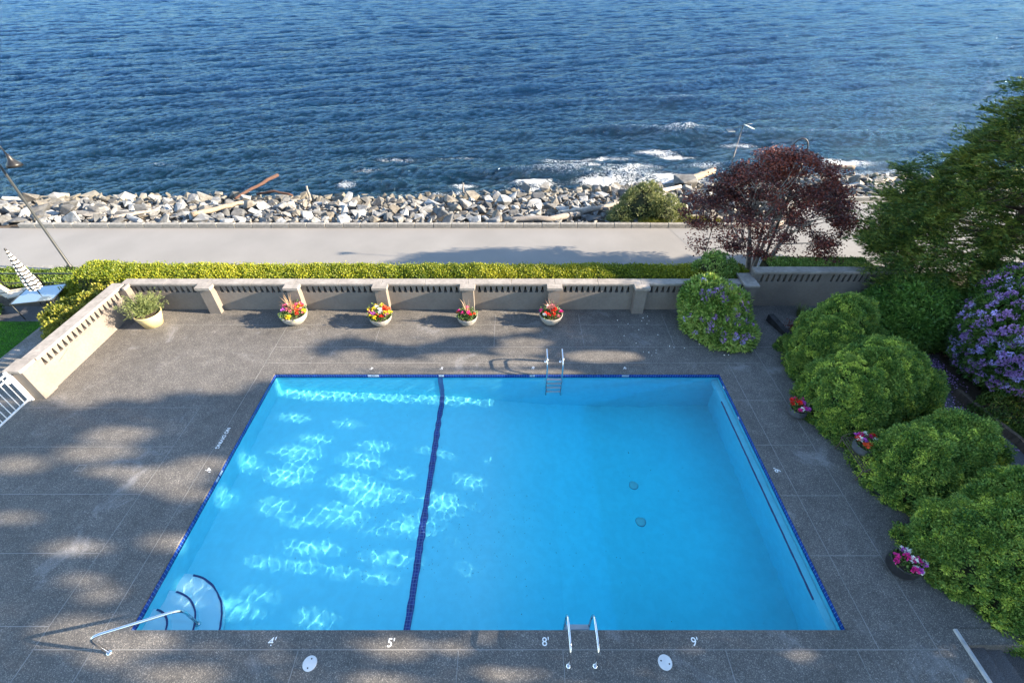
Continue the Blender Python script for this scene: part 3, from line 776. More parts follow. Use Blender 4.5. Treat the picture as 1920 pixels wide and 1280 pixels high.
    for nd in list(t.nodes):
        if nd.type == 'OBJECT_INFO':
            g = t.nodes.new('ShaderNodeNewGeometry')
            for l in list(nd.outputs['Random'].links): t.links.new(g.outputs['Random Per Island'], l.to_socket)
    me.materials.append(mm)
    o = bpy.data.objects.new('small_rocks', me); COL.objects.link(o); tag(o, 'smaller pale rocks and chips filling the gaps of the rocky slope', 'rocks', kind='stuff')
build_rocks()
for (px, py, z, s, rz, ry, lab) in ((1285, 338, -1.3, (1.9, 1.3, 1.7), .3, .3, 'large brown boulder at the water behind the round shore shrub'),
                             (1022, 350, -1.55, (.9, .8, 1.0), 1.2, .1, 'mossy brown rock at the water edge, darker than the rocks around it'),
                             (848, 409, -.75, (1.7, .9, .7), .1, .05, 'long flat whitish boulder near the path, right of the middle of the slope'),
                             (145, 402, -.8, (2.6, 1.5, .6), .2, .0, 'wide flat whitish slab among the rocks near the lamp post')):
    q = G(px, py, z); o = bpy.data.objects.new('rock', RM[3 if s[0] < 2 else 5]); COL.objects.link(o); o.location = q; o.scale = s; o.rotation_euler = (0, ry, rz)
    tag(o, lab, 'rock')
def log(pts, r0, r1, mkey, lab, seg=9):
    pts = [Vector(q) for q in pts]; n = 9; P = []
    for i in range(n):
        t = i / (n - 1) * (len(pts) - 1); k = min(int(t), len(pts) - 2); P.append(pts[k].lerp(pts[k + 1], t - k) + Vector((0, rng.uniform(-.03, .03), rng.uniform(-.03, .03))))
    rs = [r0 + (r1 - r0) * i / (n - 1) + rng.uniform(-.012, .012) for i in range(n)]
    tag(MB().tube(P, rs, seg).build('driftwood_log', M[mkey]), lab, 'driftwood')
log([G(360, 403, -.35), G(455, 379, -.55)], .14, .10, 'tan_wood', 'straight tan driftwood log lying on the rocks left of the middle')
log([G(214, 407, -.3), G(300, 393, -.5)], .10, .07, 'grey_wood', 'thin grey driftwood log lying on the pale rocks at left')
log([G(440, 372, -1.2), GY(520, 328, 31.2)], .07, .12, 'red_wood', 'reddish forked driftwood log sticking out over the water')
log([G(482, 364, -1.3), G(515, 359, -1.1), G(548, 366, -1.3)], .08, .06, 'red_wood', 'dark brown arched driftwood branch at the water edge')
log([G(946, 411, -.35), G(1030, 410, -.3), G(1085, 401, -.5)], .13, .16, 'grey_wood', 'long smooth grey log lying just behind the kerb left of the shore shrub')
log([G(1048, 399, -.45), G(1106, 388, -.6)], .10, .09, 'wood', 'short pale driftwood log between two grey logs')
log([G(1090, 398, -.5), G(1166, 379, -.7)], .15, .10, 'grey_wood', 'weathered grey log reaching behind the shore shrub')
log([G(1222, 363, -.9), G(1276, 350, -1.0)], .14, .10, 'wood', 'whitish driftwood log above the shore shrub')
log([G(1292, 337, -1.3), G(1338, 320, -1.5)], .26, .2, 'tan_wood', 'thick tan log beside the large brown boulder')
log([G(1545, 311, -1.5), G(1602, 315, -1.5)], .16, .13, 'tan_wood', 'brown log at the water edge right of the dark red maple')
log([G(1648, 341, -1.1), G(1696, 332, -1.2)], .13, .12, 'wood', 'pale log on the rocks beside the big conifer')
log([G(1568, 352, -.7), G(1610, 347, -.7), G(1646, 362, -.6)], .10, .09, 'grey_wood', 'curved grey log behind the kerb right of the maple')
q = G(582, 376, -1.1); log([q, q + Vector((.02, 0, .45)), q + Vector((0, .02, .85))], .08, .05, 'grey_wood', 'short dark upright snag post among the rocks at left centre')
q = G(869, 362, -1.3); log([q, q + Vector((.0, 0, .3)), q + Vector((0.03, .02, .62))], .06, .04, 'grey_wood', 'short dark upright snag post in front of the breaking waves')

# ------------------------------------------------------------------ foliage tools
def unit(a): return a / np.maximum(np.linalg.norm(a, axis=-1, keepdims=True), 1e-9)
def leafset(P, D, L, Wd, jit=.5, r=rng, up=0.0):
    n = len(P); ax = unit(unit(D) + jit * r.normal(size=(n, 3)) + np.array([0, 0, up]))
    sd = unit(np.cross(ax, r.normal(size=(n, 3))))
    l = (L * r.uniform(.7, 1.3, (n, 1))); w = Wd * r.uniform(.7, 1.3, (n, 1))
    fold = np.cross(ax, sd) * w * .18
    V = np.stack([P, P + ax * l * .5 + sd * w * .5 + fold, P + ax * l, P + ax * l * .5 - sd * w * .5 + fold], 1).reshape(-1, 3)
    F = np.arange(4 * n).reshape(n, 4)
    return V, F
def join(parts):
    V, F, b = [], [], 0
    for v, f in parts: V.append(v); F.append(f + b); b += len(v)
    return np.concatenate(V), np.concatenate(F)
def sphere_dirs(n, r=rng): return unit(r.normal(size=(n, 3)))
def lobes_surface(lobes, n, r=rng, zmin=-9, inner=.93):
    L = np.array(lobes, float); out, nrm = [], []
    a = (L[:, 3] * L[:, 4] + L[:, 3] * L[:, 5] + L[:, 4] * L[:, 5]); a /= a.sum()
    tot = 0
    while tot < n:
        k = r.choice(len(L), n * 2, p=a); d = sphere_dirs(n * 2, r)
        p = L[k, :3] + d * L[k, 3:]
        nn = unit(d / L[k, 3:])
        keep = p[:, 2] > zmin
        for j in range(len(L)):
            q = (p - L[j, :3]) / (L[j, 3:] * inner); keep &= ~(((q ** 2).sum(1) < 1) & (k != j))
        out.append(p[keep]); nrm.append(nn[keep]); tot += keep.sum()
        if keep.sum() == 0: break
    return np.concatenate(out)[:n], np.concatenate(nrm)[:n]
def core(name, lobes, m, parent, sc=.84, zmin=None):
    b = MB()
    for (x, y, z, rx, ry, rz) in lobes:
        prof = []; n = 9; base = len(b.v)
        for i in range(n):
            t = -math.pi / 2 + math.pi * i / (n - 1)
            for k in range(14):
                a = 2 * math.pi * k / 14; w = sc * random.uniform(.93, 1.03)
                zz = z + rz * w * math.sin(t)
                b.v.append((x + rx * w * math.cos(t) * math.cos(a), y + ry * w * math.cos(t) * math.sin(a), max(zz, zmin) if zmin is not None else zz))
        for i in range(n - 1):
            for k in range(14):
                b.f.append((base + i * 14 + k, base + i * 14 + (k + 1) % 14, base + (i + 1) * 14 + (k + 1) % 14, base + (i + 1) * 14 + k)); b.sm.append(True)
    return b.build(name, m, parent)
def tufts(lobes, n, tr, per, leaf, zmin, r=rng, jit=.45, up=.15, depth=.5, hemi=.25):
    C, N = lobes_surface(lobes, n, r, zmin)
    rad = tr * r.uniform(.6, 1.35, (n, 1)); C = C - N * r.uniform(0, 1, (n, 1)) ** 1.5 * depth * tr * 2
    k = np.repeat(np.arange(n), per); d = sphere_dirs(n * per, r)
    dn = (d * N[k]).sum(1, keepdims=True); d = np.where(dn < -hemi, d - 2 * dn * N[k], d)
    P = C[k] + d * rad[k] * r.uniform(.55, 1.0, (n * per, 1))
    keep = P[:, 2] > zmin
    return leafset(P[keep], d[keep], leaf[0], leaf[1], jit, r, up)

LM = dict(
    cypress=leaf_mat('golden_cypress_leaf', (0.034, 0.095, 0.016), (0.098, 0.195, 0.032), (0.255, 0.342, 0.065), 2.6, .2, .6),
    lit_tips=leaf_mat('golden_cypress_lit_tip', (0.115, 0.216, 0.030), (0.311, 0.433, 0.060), (0.632, 0.684, 0.120), 2.6, .2, .6),  # lighter copy of the cypress leaf: sunlit tips put into the colour
    hedge=leaf_mat('box_hedge_leaf', (0.050, 0.095, 0.008), (0.156, 0.198, 0.015), (0.346, 0.332, 0.026), .35, .3),
    gold=leaf_mat('golden_shrub_leaf', (0.062, 0.099, 0.012), (0.186, 0.198, 0.025), (0.322, 0.279, 0.050), .8, .3),
    rhodo=leaf_mat('rhododendron_leaf', (.022, .060, .012), (.050, .115, .020), (.13, .20, .04), 1.1, .15, .35),
    rhodo_mid=leaf_mat('green_rhododendron_leaf', (.035, .10, .016), (.09, .20, .032), (.22, .34, .06), 1.1, .15, .35),
    rhodo_light=leaf_mat('bright_rhododendron_leaf', (.06, .13, .022), (.15, .26, .045), (.38, .46, .11), 1.1, .2, .35),
    conifer=leaf_mat('conifer_leaf', (0.018, 0.048, 0.011), (0.064, 0.122, 0.020), (0.243, 0.263, 0.041), 1.3, .15, .55),
    maple=leaf_mat('dark_red_maple_leaf', (0.026, 0.012, 0.014), (0.072, 0.026, 0.026), (0.234, 0.055, 0.032), .6, .18, .4),
    shore=leaf_mat('grey_green_shrub_leaf', (0.051, 0.076, 0.021), (0.128, 0.153, 0.051), (0.246, 0.255, 0.102), .9, .25),
    ground=leaf_mat('ground_cover_leaf', (0.024, 0.056, 0.010), (0.064, 0.112, 0.016), (0.160, 0.208, 0.032), 1.2, .2),
    grass=leaf_mat('lawn_blade', (0.030, 0.132, 0.010), (0.058, 0.235, 0.016), (0.132, 0.352, 0.030), 1.0, .25),
    lily=leaf_mat('strap_leaf', (.03, .08, .02), (.06, .13, .03), (.12, .20, .05), 1.2, .2),
    pot=leaf_mat('pot_plant_leaf', (.03, .07, .015), (.07, .13, .03), (.16, .22, .05), 3, .2),
    lav=leaf_mat('grey_green_herb_leaf', (0.063, 0.091, 0.028), (0.119, 0.154, 0.049), (0.196, 0.224, 0.077), 3, .2),
    straw=leaf_mat('straw_coloured_blade', (0.240, 0.152, 0.080), (0.360, 0.240, 0.136), (0.480, 0.352, 0.216), 3, .2),
    redblade=leaf_mat('reddish_blade', (0.160, 0.064, 0.056), (0.272, 0.128, 0.104), (0.368, 0.208, 0.160), 3, .2),
    bud=leaf_mat('red_foliage', (.06, .015, .01), (.12, .03, .02), (.2, .06, .03), 3, .2),
)
def petal(name, c, c2=None):
    c2 = c2 or tuple(x * .6 for x in c); return leaf_mat(name, c2, c, tuple(min(1, x * 1.15) for x in c), 4, .25, .6)
PM = dict(purple=petal('lilac_petal', (.44, .27, .55), (.26, .13, .38)), pale=petal('pale_lilac_petal', (.55, .46, .80)), red=petal('red_petal', (.65, .02, .015)), pink=petal('magenta_petal', (.65, .03, .26)), rose=petal('rose_petal', (.72, .22, .26)),
          yellow=petal('yellow_petal', (.75, .55, .02)), white=petal('white_petal', (.78, .78, .74)), violet=petal('violet_petal', (.50, .10, .50)), orange=petal('orange_red_petal', (.75, .10, .03)))
DARK = nmat('shaded_interior', (.012, .018, .007), (.03, .034, .012), 5, .95, .6, 20, .05)  # solid core: dead interior, with shade between tufts put into its colour

def cypress(name, lobes, seed, lab, n=520):
    r = np.random.RandomState(seed)
    cx, cy = lobes[0][0], lobes[0][1]; core_l = list(lobes)
    for l in list(lobes):
        if l[3] < .5: continue
        for _ in range(9):
            d = sphere_dirs(1, r)[0]; d[2] = abs(d[2]) * .9 - .1; q = r.uniform(.26, .42)
            lobes = lobes + [(l[0] + d[0] * l[3] * .84, l[1] + d[1] * l[4] * .84, l[2] + d[2] * l[5] * .84, q, q, q * .9)]
    n = int(n * 1.25)
    o = tag(empty(name, (cx, cy, GZ)), lab, 'shrub', 'row of clipped golden cypress shrubs')
    a = tufts(lobes, int(n * .62), .19, 260, (.052, .03), GZ, r, .35, .2, .75, .0)
    b = tufts(lobes, int(n * 1.3), .085, 70, (.045, .026), GZ, r, .35, .2, .7, .0)
    c_ = tufts([(l[0], l[1], l[2], l[3] * .95, l[4] * .95, l[5] * .95) for l in lobes], int(n * .9), .12, 60, (.06, .04), GZ, r, .6, .2, .3, .3)
    npmesh('foliage', *join([a, c_]), LM['cypress'], o); npmesh('lit_outer_tufts', *b, LM['lit_tips'], o)  # outer tufts coloured lighter to stand for light on the tips
    c = core('shaded_core', core_l, DARK, o, .85, GZ)
    t = MB().tube([(cx, cy, GZ - .1), (cx + .05, cy, .4)], .1, 8).build('trunk', M['bark'], o)
    local(o)
    return o
# ------------------------------------------------------------------ shrubs on the right
def local2(o):
    bpy.context.view_layer.update()
    for c in kids(o): c.matrix_parent_inverse = o.matrix_world.inverted()
def local(o): local2(o)
cypress('cypress_shrub', [(9.75, 10.8, .2, 1.1, 1.0, 1.6), (10.15, 11.3, .75, .9, .85, 1.45), (9.05, 11.75, -.1, .34, .34, .42), (10.5, 10.7, .3, .75, .8, 1.2)], 21, 'farthest golden cypress shrub of the row, beside the black sloping board', 430)
cypress('cypress_shrub', [(9.3, 8.9, .25, 1.1, 1.1, 1.6), (10.0, 9.2, .85, 1.05, 1.05, 1.3), (10.75, 9.0, .5, .72, .75, 1.15), (9.25, 8.25, -.1, .85, .75, 1.1)], 22, 'second and broadest golden cypress shrub from the far end, behind the small slate pot', 560)
cypress('cypress_shrub', [(9.65, 6.6, .2, 1.05, .95, 1.5), (10.45, 6.8, .5, .95, .9, 1.35), (10.95, 7.05, .6, .5, .5, .9)], 23, 'third golden cypress shrub from the far end, right of the iron bench', 430)
cypress('cypress_shrub', [(9.75, 4.6, .3, 1.15, 1.0, 1.4), (10.7, 4.9, .6, 1.3, 1.2, 1.5), (10.3, 3.7, .1, 1.1, .75, 1.2), (8.75, 5.15, -.25, .32, .32, .4)], 24, 'nearest golden cypress shrub, behind the large black flower pot and above the steps', 620)

def rhododendron(lobes, seed, lab, m, nflower, fm=('purple', 'pale'), fr=.085, cat='flowering shrub', n=420, zmin=0, leaf=(.13, .05), group=None, face=None):
    r = np.random.RandomState(seed); cx, cy = lobes[0][:2]
    o = tag(empty('rhododendron' if nflower else 'evergreen_shrub', (cx, cy, zmin)), lab, cat, group)
    a = tufts(lobes, n * 3, .13, 22, leaf, zmin, r, .2, .1, .5, 0)
    b = tufts([(l[0], l[1], l[2], l[3] * .93, l[4] * .93, l[5] * .93) for l in lobes], n * 2, .12, 18, leaf, zmin, r, .5, .1, .9, 0)
    V, F = join([a, b]); npmesh('foliage', V, F, LM[m], o)
    core('shaded_core', lobes, DARK, o, .78, zmin)
    MB().tube([(cx, cy, zmin - .1), (cx, cy, zmin + .6)], .06, 8).build('trunk', M['bark'], o)
    if nflower:
        C, N = lobes_surface(lobes, nflower, r, zmin + .25)
        if face is not None:
            w = (N @ np.array(face)); w = w + r.uniform(-.35, .35, len(w)); C, N = C[w > 0], N[w > 0]
        n1 = len(C); C = C + N * .04
        for mi, sel in ((fm[0], r.rand(n1) < .75), (fm[1], None)):
            if sel is None: sel = ~last
            last = sel
            c, nn = C[sel], N[sel]
            if len(c) == 0: continue
            per = 34; k = np.repeat(np.arange(len(c)), per); d = sphere_dirs(len(k), r)
            dn = (d * nn[k]).sum(1, keepdims=True); d = np.where(dn < -.1, d - 2 * dn * nn[k], d)
            rad = fr * r.uniform(.65, 1.2, (len(c), 1))
            V, F = leafset(c[k] + d * rad[k] * .55, d, fr * .62, fr * .5, .5, r)
            f = npmesh('blossoms', V, F, PM[mi], o); f['kind'] = 'stuff'
    local(o); return o
rhododendron([(6.78, 12.7, .65, .9, .82, 1.05), (7.2, 12.2, .12, .9, .72, .72), (6.55, 13.0, .9, .72, .65, .85), (7.4, 12.95, .5, .6, .6, .85)], 31, 'round shrub with scattered lilac flowers on the deck against the garden wall', 'rhodo_light', 150, fr=.115, n=300, face=(.35, -.6, .25), leaf=(.15, .055))
rhododendron([(15.35, 10.9, 1.15, 1.5, 1.3, 1.65), (15.15, 10.3, .8, 1.25, 1.0, 1.1), (15.8, 11.8, 1.5, 1.2, 1.1, 1.35)], 32, 'tall rhododendron covered in lilac blossoms at the right edge', 'rhodo', 900, fr=.11, n=560, zmin=GZ, face=(-.4, -.6, .4))
rhododendron([(13.9, 13.1, .3, 1.6, 1.2, 1.35), (14.9, 13.0, .1, 1.2, 1.1, 1.15), (13.4, 13.4, .2, 1.0, .9, 1.1)], 33, 'dark green glossy evergreen shrub without flowers in front of the right wall end', 'rhodo_mid', 0, cat='shrub', n=420, zmin=GZ)

def ground_cover(name, poly_pts, n, h, mkey, lab, seed, leaf=(.09, .045)):
    """low plants in a convex polygon (fan sampled)"""
    r = np.random.RandomState(seed); P = np.array(poly_pts, float); z0 = GZ
    k = r.randint(1, len(P) - 1, n); a = r.rand(n, 1); b = r.rand(n, 1); s = (a + b) > 1; a = np.where(s, 1 - a, a); b = np.where(s, 1 - b, b)
    q = P[0] + a * (P[k] - P[0]) + b * (P[k + 1] - P[0])
    hh = h * (.45 + .55 * np.sin(q[:, 0] * 3.1 + 1.3 * np.sin(q[:, 1] * 2.3)) * np.sin(q[:, 1] * 2.7 + seed)) .clip(.15, 1.2) if False else h * (.55 + .45 * np.sin(q[:, 0] * 3.1 + seed) * np.sin(q[:, 1] * 2.7 + seed))
    z = z0 + hh * r.uniform(.2, 1, n) + .02
    V, F = leafset(np.column_stack([q, z]), np.tile([0, 0, 1.0], (n, 1)), leaf[0], leaf[1], .8, r)
    return tag(npmesh(name, V, F, LM[mkey]), lab, 'plants', kind='stuff')
def XY(px, py, z=GZ): q = G(px, py, z); return (q.x, q.y)
ground_cover('ground_cover', [(12.0, 11.9), (17.5, 11.9), (17.5, 12.9), (12.0, 13.0)], 9000, .35, 'ground', 'low dark green plants below the evergreen shrub', 41)
ground_cover('ground_cover', [(13.6, 9.4), (14.1, 8.2), (18, 6.5), (18, 10.4), (15, 10.2)], 16000, .4, 'ground', 'low green plants behind the dark timber edging', 42)
ground_cover('ground_cover', [(14.0, 7.4), (16.5, 4.0), (19, 4.0), (18, 8.0)], 12000, .45, 'lily', 'ferny plants at the right edge behind the cypress shrubs', 43, (.16, .05))

# dark side path strewn with petals, timber edging
q = [(11.4, 11.9), (10.4, 5.2), (14.6, 5.0), (14.0, 8.6), (14.3, 11.9)]
sp = MB(); sp.add([(11.2, 2.8, GZ + .006), (15.2, 2.8, GZ + .006), (14.3, 8.2, GZ + .006), (13.4, 9.5, GZ + .006), (14.6, 11.9, GZ + .006), (11.2, 11.9, GZ + .006)], [(0, 1, 2, 3, 4, 5)])
tag(sp.build('side_path', M['dark_asphalt']), kind='structure')
e = MB(); pts = [XY(1787, 738), XY(1850, 790), XY(1905, 832), XY(1990, 920)]
for i in range(len(pts) - 1):
    a, b = Vector(pts[i] + (0,)), Vector(pts[i + 1] + (0,)); n = (b - a).normalized(); n = Vector((-n.y, n.x, 0)) * .06
    e.hexa([a - n + Vector((0, 0, GZ)), b - n + Vector((0, 0, GZ)), b + n + Vector((0, 0, GZ)), a + n + Vector((0, 0, GZ))], [a - n + Vector((0, 0, -.28)), b - n + Vector((0, 0, -.28)), b + n + Vector((0, 0, -.28)), a + n + Vector((0, 0, -.28))])
tag(e.build('timber_edging', M['bark']), 'dark timber edging between the petal strewn path and the planting bed', 'edging')
r = np.random.RandomState(50); n = 2600
c = np.concatenate([r.normal((13.55, 11.3), (.75, .5), (n // 2, 2)), r.normal((12.9, 8.9), (.3, .7), (n // 4, 2)), r.normal((13.6, 9.8), (.9, 1.3), (n // 4, 2))])
c = c[(c[:, 0] > 11.5) & (c[:, 1] < 11.9) & (c[:, 0] < 14.4)]
V, F = leafset(np.column_stack([c, np.full(len(c), GZ + .018)]), np.column_stack([r.normal(size=(len(c), 2)), np.zeros(len(c))]), .055, .04, .12, r)
tag(npmesh('fallen_petals', V, F, PM['purple']), 'lilac petals scattered on the dark side path', 'petals', kind='stuff')
n = 46; c = np.column_stack([r.uniform(3.6, 7.4, n), r.uniform(11.2, 13.4, n)]); V, F = leafset(np.column_stack([c, np.full(n, .012)]), np.column_stack([r.normal(size=(n, 2)), np.zeros(n)]), .05, .04, .12, r)
tag(npmesh('fallen_petals', V, F, PM['white']), 'few pale petals scattered on the deck left of the round shrub', 'petals', kind='stuff')

def blades(c, n, L, spread, w, mkey, name, parent, seed, curve=.5, z=0.0, seg=5, r0=.05):
    r = np.random.RandomState(seed); V, F = [], []
    for i in range(n):
        a = r.uniform(0, 6.28); s = spread * r.uniform(.15, 1); l = L * r.uniform(.65, 1.1); ww = w * r.uniform(.7, 1.2)
        d = np.array([math.cos(a), math.sin(a)]); sd = np.array([-math.sin(a), math.cos(a)]); b0 = np.array(c[:2]) + d * r0 * r.rand()
        base = len(V)
        for k in range(seg + 1):
            t = k / seg; out = s * t ** (1 + curve); h = l * (t - curve * .55 * t ** 2.6 * (s / max(spread, .01)))
            wk = ww * (1 - t ** 2) * .5 + .0008; q = b0 + d * out
            V.append((q[0] + sd[0] * wk, q[1] + sd[1] * wk, z + h)); V.append((q[0] - sd[0] * wk, q[1] - sd[1] * wk, z + h))
        for k in range(seg): F.append((base + 2 * k, base + 2 * k + 1, base + 2 * k + 3, base + 2 * k + 2))
    return npmesh(name, np.array(V), np.array(F), LM[mkey], parent)
for (px, py, s, lab) in ((1688, 648, 1.0, 'large tuft of long strap leaves left of the petal strewn path'), (1745, 655, .7, 'smaller tuft of strap leaves beside the petal strewn path')):
    q = G(px, py, GZ); tag(blades((q.x, q.y), 150, 1.0 * s, .8 * s, .028, 'lily', 'strap_leaf_plant', None, int(px), .6, GZ, 6, .2), lab, 'plant')
q = G(1478, 612, GZ); tag(blades((q.x + .2, q.y), 80, .5, .3, .02, 'lav', 'ornamental_grass', None, 77, .4, 0, 5, .15), 'thin grey green grass tuft behind the black sloping board', 'plant')
rp = tag(empty('red_leaf_plant', (9.75, 12.6, 0)), 'small red leaved plant between the black board and the cypress', 'plant')
r = np.random.RandomState(61); V, F = leafset(np.array([[9.75, 12.6, .15]]) + r.normal(size=(500, 3)) * [.14, .14, .1], sphere_dirs(500, r), .06, .035, .5, r)
tag(npmesh('foliage', V, F, LM['bud'], rp), None)
local(rp)

# ------------------------------------------------------------------ hedge and golden shrub
def hedge(name, path, w, z0, z1, n, mkey, lab, seed, leaf=(.07, .04), bumpy=.04, cat='hedge'):
    r = np.random.RandomState(seed); P = np.array(path, float); seg = P[1:] - P[:-1]; L = np.linalg.norm(seg, axis=1); cum = np.concatenate([[0], np.cumsum(L)])
    s = r.uniform(0, cum[-1], n); k = np.clip(np.searchsorted(cum, s) - 1, 0, len(L) - 1); u = seg[k] / L[k][:, None]; nn = np.column_stack([-u[:, 1], u[:, 0]])
    base = P[k] + u * (s - cum[k])[:, None]
    side = r.rand(n); top = side < .62
    t = np.where(top, r.uniform(-.5, .5, n), np.where(r.rand(n) < .5, -.5, .5)); hz = np.where(top, 1.0, r.uniform(.0, 1, n))
    wob = bumpy * (np.sin(s * 3.1) + np.sin(s * 7.3 + t * 5) + np.sin(s * 1.3 + 2)) / 2
    xy = base + nn * (t * w + r.normal(0, .03, n))[:, None]
    z = z0 + (z1 - z0) * hz + np.where(top, wob - .12 * (2 * t) ** 4, 0) - r.uniform(0, .12, n)
    out = np.column_stack([nn * (2 * t * (1 - top * .6))[:, None], np.where(top, 1, .35)])
    V, F = leafset(np.column_stack([xy, z]), out, leaf[0], leaf[1], .55, r)
    o = tag(empty(name, (path[0][0], path[0][1], z0)), lab, cat); npmesh('foliage', V, F, LM[mkey], o)
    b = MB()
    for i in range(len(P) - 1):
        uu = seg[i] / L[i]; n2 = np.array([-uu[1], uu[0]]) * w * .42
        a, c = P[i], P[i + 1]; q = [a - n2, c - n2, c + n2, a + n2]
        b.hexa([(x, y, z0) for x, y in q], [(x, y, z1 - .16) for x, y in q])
    b.build('shaded_core', DARK, o); local(o); return o
hedge('hedge', [(-15.9, 14.95), (-13.0, 14.72), (8.6, 14.72)], 1.15, GZ, 1.13, 82000, 'hedge', 'long clipped yellow green hedge behind the garden wall', 71)
hedge('hedge', [(9.3, 14.85), (13.0, 14.85)], .8, GZ, 1.42, 12000, 'rhodo_light', 'short darker green hedge behind the taller wall, under the maple', 72)
rr = np.random.RandomState(73)
def leafy(name, lobes, n, tr, per, leaf, mkey, lab, cat, zmin, seed, jit=.5, up=.2, group=None, corem=True, depth=.6):
    r = np.random.RandomState(seed); o = tag(empty(name, (lobes[0][0], lobes[0][1], zmin)), lab, cat, group)
    V, F = tufts(lobes, n, tr, per, leaf, zmin, r, jit, up, depth, .2); npmesh('foliage', V, F, LM[mkey], o)
    if corem: core('shaded_core', lobes, DARK, o, .74, zmin)
    local(o); return o
leafy('golden_shrub', [(-14.9, 13.2, .1, .8, .8, .75), (-14.9, 12.3, 0, .6, .8, .7), (-14.7, 11.5, -.1, .5, .6, .6), (-14.5, 14.3, .2, .9, .7, .7), (-15.6, 13.2, 0, .8, .8, .6)], 420, .17, 90, (.09, .045), 'gold', 'bright golden yellow shrub outside the sunlit left wall', 'shrub', GZ, 74)
leafy('round_shrub', [(7.4, 14.75, .95, .75, .55, .75)], 150, .15, 70, (.08, .04), 'rhodo_light', 'dark green shrub top rising from the hedge behind the lilac flowered bush', 'shrub', GZ, 75)
leafy('shore_shrub', [(6.6, 22.8, -.1, .95, .8, 1.05), (7.7, 22.6, -.2, .95, .8, .85), (5.6, 22.5, -.45, .6, .6, .5), (7.0, 23.2, .15, .7, .7, .9), (8.6, 22.6, -.3, .55, .6, .5)], 300, .2, 46, (.12, .04), 'shore', 'bushy grey green shrub growing among the rocks beside the path', 'shrub', -.8, 76)
def meadow(name, x0, x1, y0, y1, n, h, mkey, lab, seed, z0, leaf=(.10, .02), cat='plants'):
    r = np.random.RandomState(seed); q = np.column_stack([r.uniform(x0, x1, n), r.uniform(y0, y1, n), np.full(n, z0)])
    q[:, 2] += h * r.rand(n) * (.6 + .4 * np.sin(q[:, 0] * 2.7 + seed))
    V, F = leafset(q, np.tile([0, 0, 1.], (n, 1)), leaf[0], leaf[1], .5, r); return tag(npmesh(name, V, F, LM[mkey]), lab, cat, kind='stuff')
meadow('wild_grass', 6.4, 10.6, 21.75, 22.3, 9000, .16, 'gold', 'yellowish low plants behind the kerb at the shore shrub', 77, PATH, (.13, .04))
meadow('roadside_plants', -24, -16.4, 16.0, 17.3, 15000, .22, 'ground', 'low green plants between the neighbour terrace and the path', 78, GZ, (.12, .06))
meadow('lawn', -20.5, -14.0, 8.6, 13.7, 80000, .03, 'grass', 'short mown green lawn outside the left wall', 79, GZ + .02, (.055, .012), 'grass')
tag(MB().box(-24, -14.0, 8.5, 13.72, GZ - .1, GZ + .015).build('lawn_soil', M['grass']), kind='structure')
tag(MB().box(-26, -15.6, 13.74, 14.7, GZ - .1, GZ + .03).build('terrace_paving', M['dark_asphalt']), kind='structure')
tag(MB().box(-40, -14.5, 17.35, 17.74, GZ - .1, PATH + .05).build('path_edging', M['kerb'], None, .02), 'rough stone edging along the near side of the path at left', 'kerb')

# ------------------------------------------------------------------ trees
def branch(b, p0, p1, r0, r1, bendy=.12, n=6, rr=random):
    p0, p1 = Vector(p0), Vector(p1); L = (p1 - p0).length; off = Vector((rr.uniform(-1, 1), rr.uniform(-1, 1), rr.uniform(-.3, 1))) * L * bendy
    pts = [p0.lerp(p1, i / n) + off * math.sin(math.pi * i / n) for i in range(n + 1)]
    b.tube(pts, [r0 + (r1 - r0) * i / n for i in range(n + 1)], 7)
def maple():
    r = np.random.RandomState(81); rr_ = random.Random(81)
    o = tag(empty('maple_tree', (10.0, 16.75, GZ)), 'dark red leaved maple with several thin stems behind the hedge', 'tree')
    c = []
    # clumps in an umbrella with drooping skirts
    while len(c) < 215:
        a = r.uniform(0, 2 * math.pi); q = math.sqrt(r.rand()); ztop = 4.75 - 2.4 * q ** 2.2; zl = ztop - r.rand() ** 1.4 * (1.2 + 2.1 * q)
        x = 9.7 + 3.25 * q * math.cos(a); y = 16.55 + 1.9 * q * math.sin(a)
        if zl < .95: continue
        if zl < 2.6 and q < .55: continue
        if zl < 2.2 and r.rand() < .45: continue
        # leave gaps
        g = math.sin(x * 2.3 + 1) * math.sin(y * 2.1) * math.sin(zl * 2.6 + x)
        if g < -.05: continue
        c.append((x, y, zl))
    c = np.array(c); per = 170; k = np.repeat(np.arange(len(c)), per)
    sz = r.uniform(.24, .5, (len(c), 1)) * np.array([1, 1, .42])
    P = c[k] + np.clip(r.normal(size=(len(k), 3)), -1.6, 1.6) * sz[k] * .62
    V, F = leafset(P, np.column_stack([r.normal(size=(len(k), 2)), np.full(len(k), -.25)]), .085, .062, .5, r); npmesh('crown', V, F, LM['maple'], o)
    b = MB(); base = Vector((10.0, 16.75, GZ))
    forks = []
    for i in range(7):
        a = i * .9 + rr_.uniform(-.2, .2); f = base + Vector((math.cos(a) * rr_.uniform(.5, 1.1), math.sin(a) * rr_.uniform(.3, .7), rr_.uniform(2.1, 2.9)))
        branch(b, base + Vector((math.cos(a) * .1, math.sin(a) * .1, -.1)), f, .085 if i else .15, .045, .06, 8, rr_); forks.append(f)
    for q in c[::3]:
        q = Vector(q); f = min(forks, key=lambda w: (w - q).length + rr_.random() * .5)
        if q.z < 2.4: f = f - Vector((0, 0, .8))
        branch(b, f, q, .028, .006, .13, 5, rr_)
    b.build('trunk', M['grey_bark'], o); local(o)
maple()
CEDAR = ([.4, 1.2, 2.6, 4.3, 5.7, 6.8, 7.6, 8.4], [3.9, 4.9, 5.0, 4.1, 3.3, 2.65, 1.5, .2])
